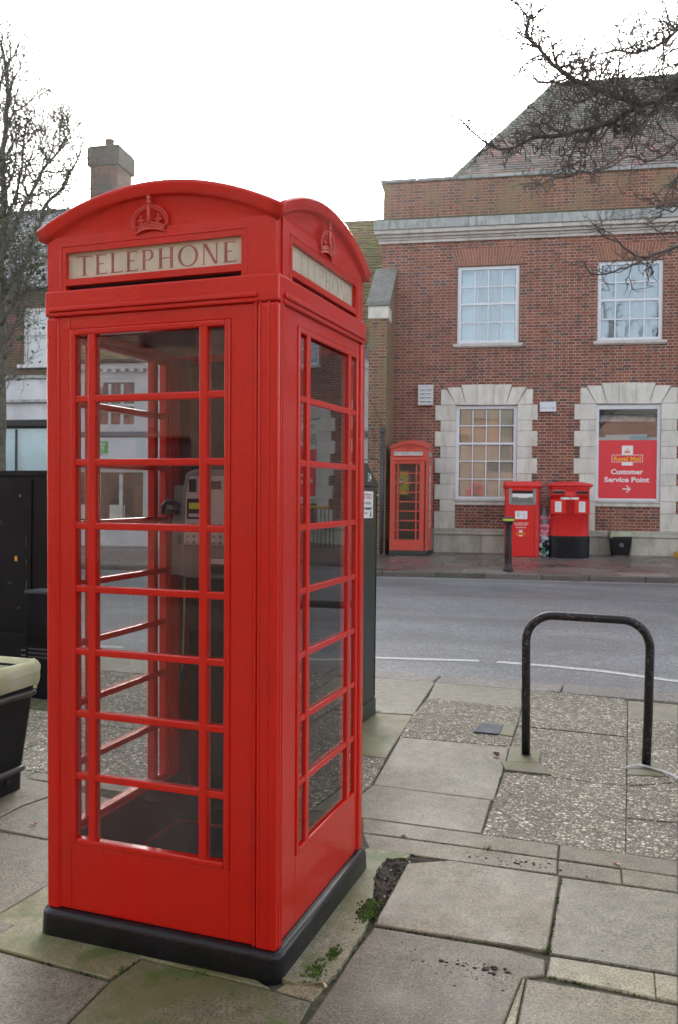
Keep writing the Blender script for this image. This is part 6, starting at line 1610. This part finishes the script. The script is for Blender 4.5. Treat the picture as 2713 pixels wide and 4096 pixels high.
LT=[
[0.11,0.02,[[-6.866,7.595,2.443],[-6.872,7.582,4.038],[-6.869,7.567,4.945],[-6.817,7.566,5.394],[-6.798,7.553,5.954],[-6.801,7.533,6.512],[-6.739,7.536,7.047],[-6.718,7.523,7.398],[-6.728,7.498,7.725],[-6.78,7.458,7.983]]],
[0.05,0.008,[[-6.755,7.44,4.677],[-6.693,7.412,5.0],[-6.566,7.406,5.233],[-6.43,7.404,5.463],[-6.254,7.417,5.781],[-6.119,7.413,5.941],[-5.945,7.425,6.187],[-5.77,7.436,6.366],[-5.658,7.424,6.477],[-5.67,7.368,6.694],[-5.619,7.334,6.802]]],
[0.045,0.008,[[-6.554,7.403,4.318],[-6.484,7.478,4.666],[-6.33,7.584,5.084],[-6.259,7.66,5.481],[-6.187,7.736,5.791],[-6.047,7.835,5.991],[-5.95,7.919,6.213],[-5.874,7.996,6.46],[-5.84,8.057,6.685],[-5.783,8.126,6.866]]],
[0.03,0.008,[[-6.906,7.604,5.368],[-6.828,7.706,5.712],[-6.792,7.792,6.013],[-6.776,7.871,6.27],[-6.781,7.942,6.505],[-6.832,7.998,6.93],[-6.793,8.085,7.29]]],
[0.02,0.006,[[-6.129,7.566,5.528],[-6.048,7.666,5.642],[-5.901,7.79,5.689],[-5.732,7.923,5.85]]],
[0.02,0.006,[[-6.761,7.563,6.926],[-6.597,7.516,7.018],[-6.361,7.495,7.109],[-6.17,7.459,7.22],[-6.031,7.402,7.239]]],
[0.02,0.006,[[-6.765,7.557,6.472],[-6.731,7.678,6.696],[-6.65,7.814,6.855],[-6.544,7.959,6.923],[-6.501,8.081,6.92]]],
[0.02,0.006,[[-6.756,7.568,7.357],[-6.559,7.498,7.474],[-6.407,7.412,7.61],[-6.337,7.296,7.696]]],
[0.018,0.006,[[-5.803,7.477,6.387],[-5.629,7.488,6.587],[-5.621,7.44,6.761],[-5.571,7.406,6.912],[-5.581,7.349,6.975]]],
[0.02,0.006,[[-6.663,7.354,3.112],[-6.425,7.174,3.168],[-6.19,6.993,3.177]]],
[0.02,0.006,[[-6.668,7.355,3.491],[-6.641,7.51,3.898],[-6.545,7.689,4.2],[-6.443,7.869,4.392]]],
[0.03,0.008,[[-6.675,7.357,3.982],[-6.56,7.507,4.342],[-6.442,7.659,4.708],[-6.341,7.804,4.964],[-6.323,7.918,5.131]]],
[0.02,0.006,[[-6.322,7.499,5.816],[-6.456,7.559,6.03],[-6.485,7.657,6.294],[-6.471,7.77,6.562],[-6.498,7.869,6.834]]],
[0.015,0.006,[[-6.077,7.591,6.265],[-6.104,7.724,6.498],[-6.173,7.844,6.78],[-6.175,7.986,6.976]]],
[0.015,0.005,[[-6.863,7.53,7.378],[-6.73,7.438,7.584],[-6.534,7.368,7.742],[-6.463,7.252,7.848]]],
[0.02,0.006,[[-7.275,7.373,6.284],[-6.995,7.371,6.698],[-6.802,7.337,7.104],[-6.631,7.295,7.391],[-6.46,7.251,7.607]]],
[0.02,0.006,[[-6.842,7.525,5.836],[-6.647,7.49,6.028],[-6.517,7.432,6.215],[-6.41,7.366,6.487],[-6.385,7.271,6.708]]],
]

IVY=[[-6.621, 7.382, 4.652, 0.35], [-6.434, 7.45, 4.744, 0.4], [-6.264, 7.51, 4.657, 0.35], [-6.205, 7.533, 4.88, 0.25], [-6.554, 7.403, 4.318, 0.4], [-6.365, 7.471, 4.321, 0.3], [-6.647, 7.375, 4.986, 0.3], [-6.501, 7.428, 5.055, 0.25], [-6.611, 7.379, 3.871, 0.3], [-6.502, 7.416, 3.65, 0.2], [-6.655, 7.377, 5.544, 0.15], [-6.568, 7.407, 5.322, 0.15], [-6.332, 7.488, 4.99, 0.25], [-6.25, 7.519, 5.148, 0.15], [-6.158, 7.547, 4.569, 0.2]]
def catmull(P, r0, r1, step, jit, rnd):
    pts = []; n = len(P)
    L = [0]
    for i in range(n - 1): L.append(L[-1] + (P[i + 1] - P[i]).length)
    for i in range(n - 1):
        a = P[max(0, i - 1)]; b_ = P[i]; c = P[i + 1]; d = P[min(n - 1, i + 2)]; k_ = max(1, int((c - b_).length / step))
        for j in range(k_):
            t = j / k_; q = .5 * ((2 * b_) + (c - a) * t + (2 * a - 5 * b_ + 4 * c - d) * t * t + (3 * b_ - a - 3 * c + d) * t ** 3)
            fr_ = (L[i] + (L[i + 1] - L[i]) * t) / L[-1]
            pts.append((q + Vector((rnd.gauss(0, jit), rnd.gauss(0, jit), rnd.gauss(0, jit))), r0 + (r1 - r0) * fr_ ** .8))
    pts.append((P[-1].copy(), r1)); return pts
def grow(mb, p, d, r, L, depth, rnd, mat, bud, up=.0, kink=.45):
    n = 4 if depth > 0 else 3; pts = [p.copy()]; rs = [r]; q = p.copy(); d = d.normalized()
    for i in range(n):
        d = (d + Vector((rnd.gauss(0, kink), rnd.gauss(0, kink), rnd.gauss(0, kink) + up)) * .8).normalized(); q = q + d * (L / n); pts.append(q.copy()); rs.append(r * (1 - .42 * (i + 1) / n) * rnd.uniform(.85, 1.2))
        if depth > 0 and rnd.random() < .72:
            s_ = Vector((rnd.gauss(0, 1), rnd.gauss(0, 1), rnd.gauss(0, 1))); s_ = (s_ - s_.dot(d) * d).normalized()
            grow(mb, q, (d * .5 + s_).normalized(), r * .74, L * rnd.uniform(.35, .65), depth - 1, rnd, mat, bud, up, kink)
    mb.tube(pts, rs, mat, 4 if depth < 2 else 5, caps=False)
    if bud: mb.ball(q, rs[-1] * 1.7, mat, 4, 3, (1, 1, 1.3))
SPM = {**{(21, 21 + i_): 1.5 for i_ in range(8)}, (21, 8): 3.2, (21, 9): 3.2, (21, 10): 1.6, (21, 11): 1.5, (21, 16): 1.8, (21, 17): 2.4, (21, 0): .62, (21, 1): .75, (21, 3): .7, (21, 5): .7, (21, 6): .7, (21, 7): .6, (21, 15): .7}
def tree(T_, limbs, mat, seed, twL, twr, spacing, depth, bud, up, trunk, lname='branch', every=None, kink=.45, step=.06, jit=.004):
    rnd = random.Random(seed); base = T_.location
    for li_, (r0, r1, P) in enumerate(limbs):
        mb = MB(); P = [Vector(p) for p in P]; pts = catmull(P, r0, r1, step, jit, rnd)
        mb.tube([p for p, r in pts], [r * rnd.uniform(.92, 1.12) for p, r in pts], mat, 8 if r0 > .03 else 6)
        acc = rnd.random() * spacing
        for i in range(1, len(pts)):
            acc += (pts[i][0] - pts[i - 1][0]).length
            while acc > spacing * SPM.get((seed, li_), 1):
                acc -= spacing * SPM.get((seed, li_), 1) * rnd.uniform(.5, 1.5); d = (pts[i][0] - pts[i - 1][0]).normalized(); s_ = Vector((rnd.gauss(0, 1), rnd.gauss(0, 1), rnd.gauss(.25, 1))); s_ = (s_ - s_.dot(d) * d).normalized()
                r = min(pts[i][1] * .6, twr * rnd.uniform(.7, 1.3)); fr_ = i / len(pts)
                grow(mb, pts[i][0], (d * .45 + s_ + Vector((0, 0, up))).normalized(), r, twL * rnd.uniform(.45, 1.25), depth, rnd, mat, bud, up * .3, kink)
        mb.xform(Matrix.Translation(-base)); mb.build(lname, T_)
    mb = MB(); pts = catmull([Vector(p) for p in trunk[1]], trunk[0][0], trunk[0][1], .2, .01, rnd); mb.tube([p for p, r in pts], [r for p, r in pts], mat, 12); mb.xform(Matrix.Translation(-base)); mb.build('trunk', T_)
bx_, by_ = 4.6, 6.1
T_ = thing('bare_tree', 'gnarled leafless tree reaching in from the right over the post office', 'tree', (bx_, by_, gz(bx_, by_)))
lim = [(min(.042, a * .8), b_ * .9, c) for a, b_, c in RT]
for e_ in ((5.2, 7.2, 9.5), (3.9, 5.2, 9.8), (6.2, 5.4, 9.2), (4.6, 8.4, 9.6), (5.6, 4.2, 10.5), (4.9, 6.4, 11.5), (6.8, 7.6, 10.8), (4.0, 7.2, 10.6)):
    lim.append((.06, .012, [[4.25, 6.0, 4.1], [(4.25 + e_[0]) / 2 + .3, (6 + e_[1]) / 2, 6.6], list(e_)]))
# carry the limbs that leave the frame on to the trunk
TOPS = [(4.3, 6.0, 3.6), (4.2, 5.95, 4.1), (4.25, 6.05, 3.0)]
for i in (0, 3, 4, 8, 10, 11, 16, 17):
    a, b_, c = lim[i]; s_ = Vector(c[0]); e_ = Vector(TOPS[i % 3]); k_ = a / .06
    lim.append((min(.10, a * 1.7), a, [list(e_), list(e_.lerp(s_, .5) + Vector((0, 0, .15))), list(s_)]))
tree(T_, lim, 'bark', 21, .27, .0082, .038, 2, True, .15, ((.16, .10), [(bx_, by_, -.05), (4.5, 6.1, 1.5), (4.4, 6.05, 3.0), (4.2, 5.95, 4.2)]), kink=.5, step=.05, jit=.006)
P0 = LT[0][2]; bx_, by_ = P0[1][0], P0[1][1]
T_ = thing('bare_tree', 'tall leafless twiggy tree with ivy at the left edge', 'tree', (bx_, by_, gz(bx_, by_)))
tree(T_, LT[1:] + [(.075, .02, P0[1:])], 'bark_green', 5, .62, .0098, .052, 2, False, .35, ((.11, .08), [(bx_, by_, .1), (bx_ + .03, by_, 1.2), tuple(P0[1])]), kink=.38, step=.15, jit=.012)
# ivy on the left tree
rnd = random.Random(9); q = MB(); rr0 = Vector(P0[2])
right = RV.copy(); upv = Vector((0, 0, 1)); fw_ = FV.copy()
for i in range(600):
    # clump centres hang round the lower crown
    c_ = rnd.choice(IVY); p = Vector(c_[:3]) + right * rnd.gauss(0, c_[3]) + upv * rnd.gauss(0, c_[3] * .9) + fw_ * rnd.gauss(0, c_[3])
    s_ = rnd.uniform(.018, .04); a = Vector((rnd.gauss(0, 1), rnd.gauss(0, 1), rnd.gauss(0, 1))).normalized(); b_ = a.cross(Vector((rnd.gauss(0, 1), rnd.gauss(0, 1), rnd.gauss(0, 1)))).normalized()
    g_ = rnd.uniform(.5, 1.3); col = (.055 * g_, .09 * g_, .03 * g_) if rnd.random() < .75 else (.075 * g_, .10 * g_, .035 * g_)
    q.add([p - a * s_, p + b_ * s_ * .6, p + a * s_, p - b_ * s_ * .6], [(0, 1, 2, 3)], 'ivy_leaf', col)
q.xform(Matrix.Translation(-T_.location)); tag(q.build('ivy', T_), kind='stuff')

# ------------------------------------------------------------------ haze: faint volume added to imitate lens glare around a low sun
mt = bpy.data.materials.new('glare_haze'); mt.use_nodes = True; nt = mt.node_tree; nt.nodes.clear()
o = nt.nodes.new('ShaderNodeOutputMaterial'); pv = nt.nodes.new('ShaderNodeVolumePrincipled')
pv.inputs['Color'].default_value = (.93, .95, .97, 1); pv.inputs['Density'].default_value = .0004; pv.inputs['Anisotropy'].default_value = .72
nt.links.new(pv.outputs[0], o.inputs['Volume']); MATS['glare_haze'] = mt
q = MB(); q.box(-402, 402, -382, 422, -3.5, 17.5, 'glare_haze'); h_ = q.build('glare_haze'); tag(h_, kind='stuff')
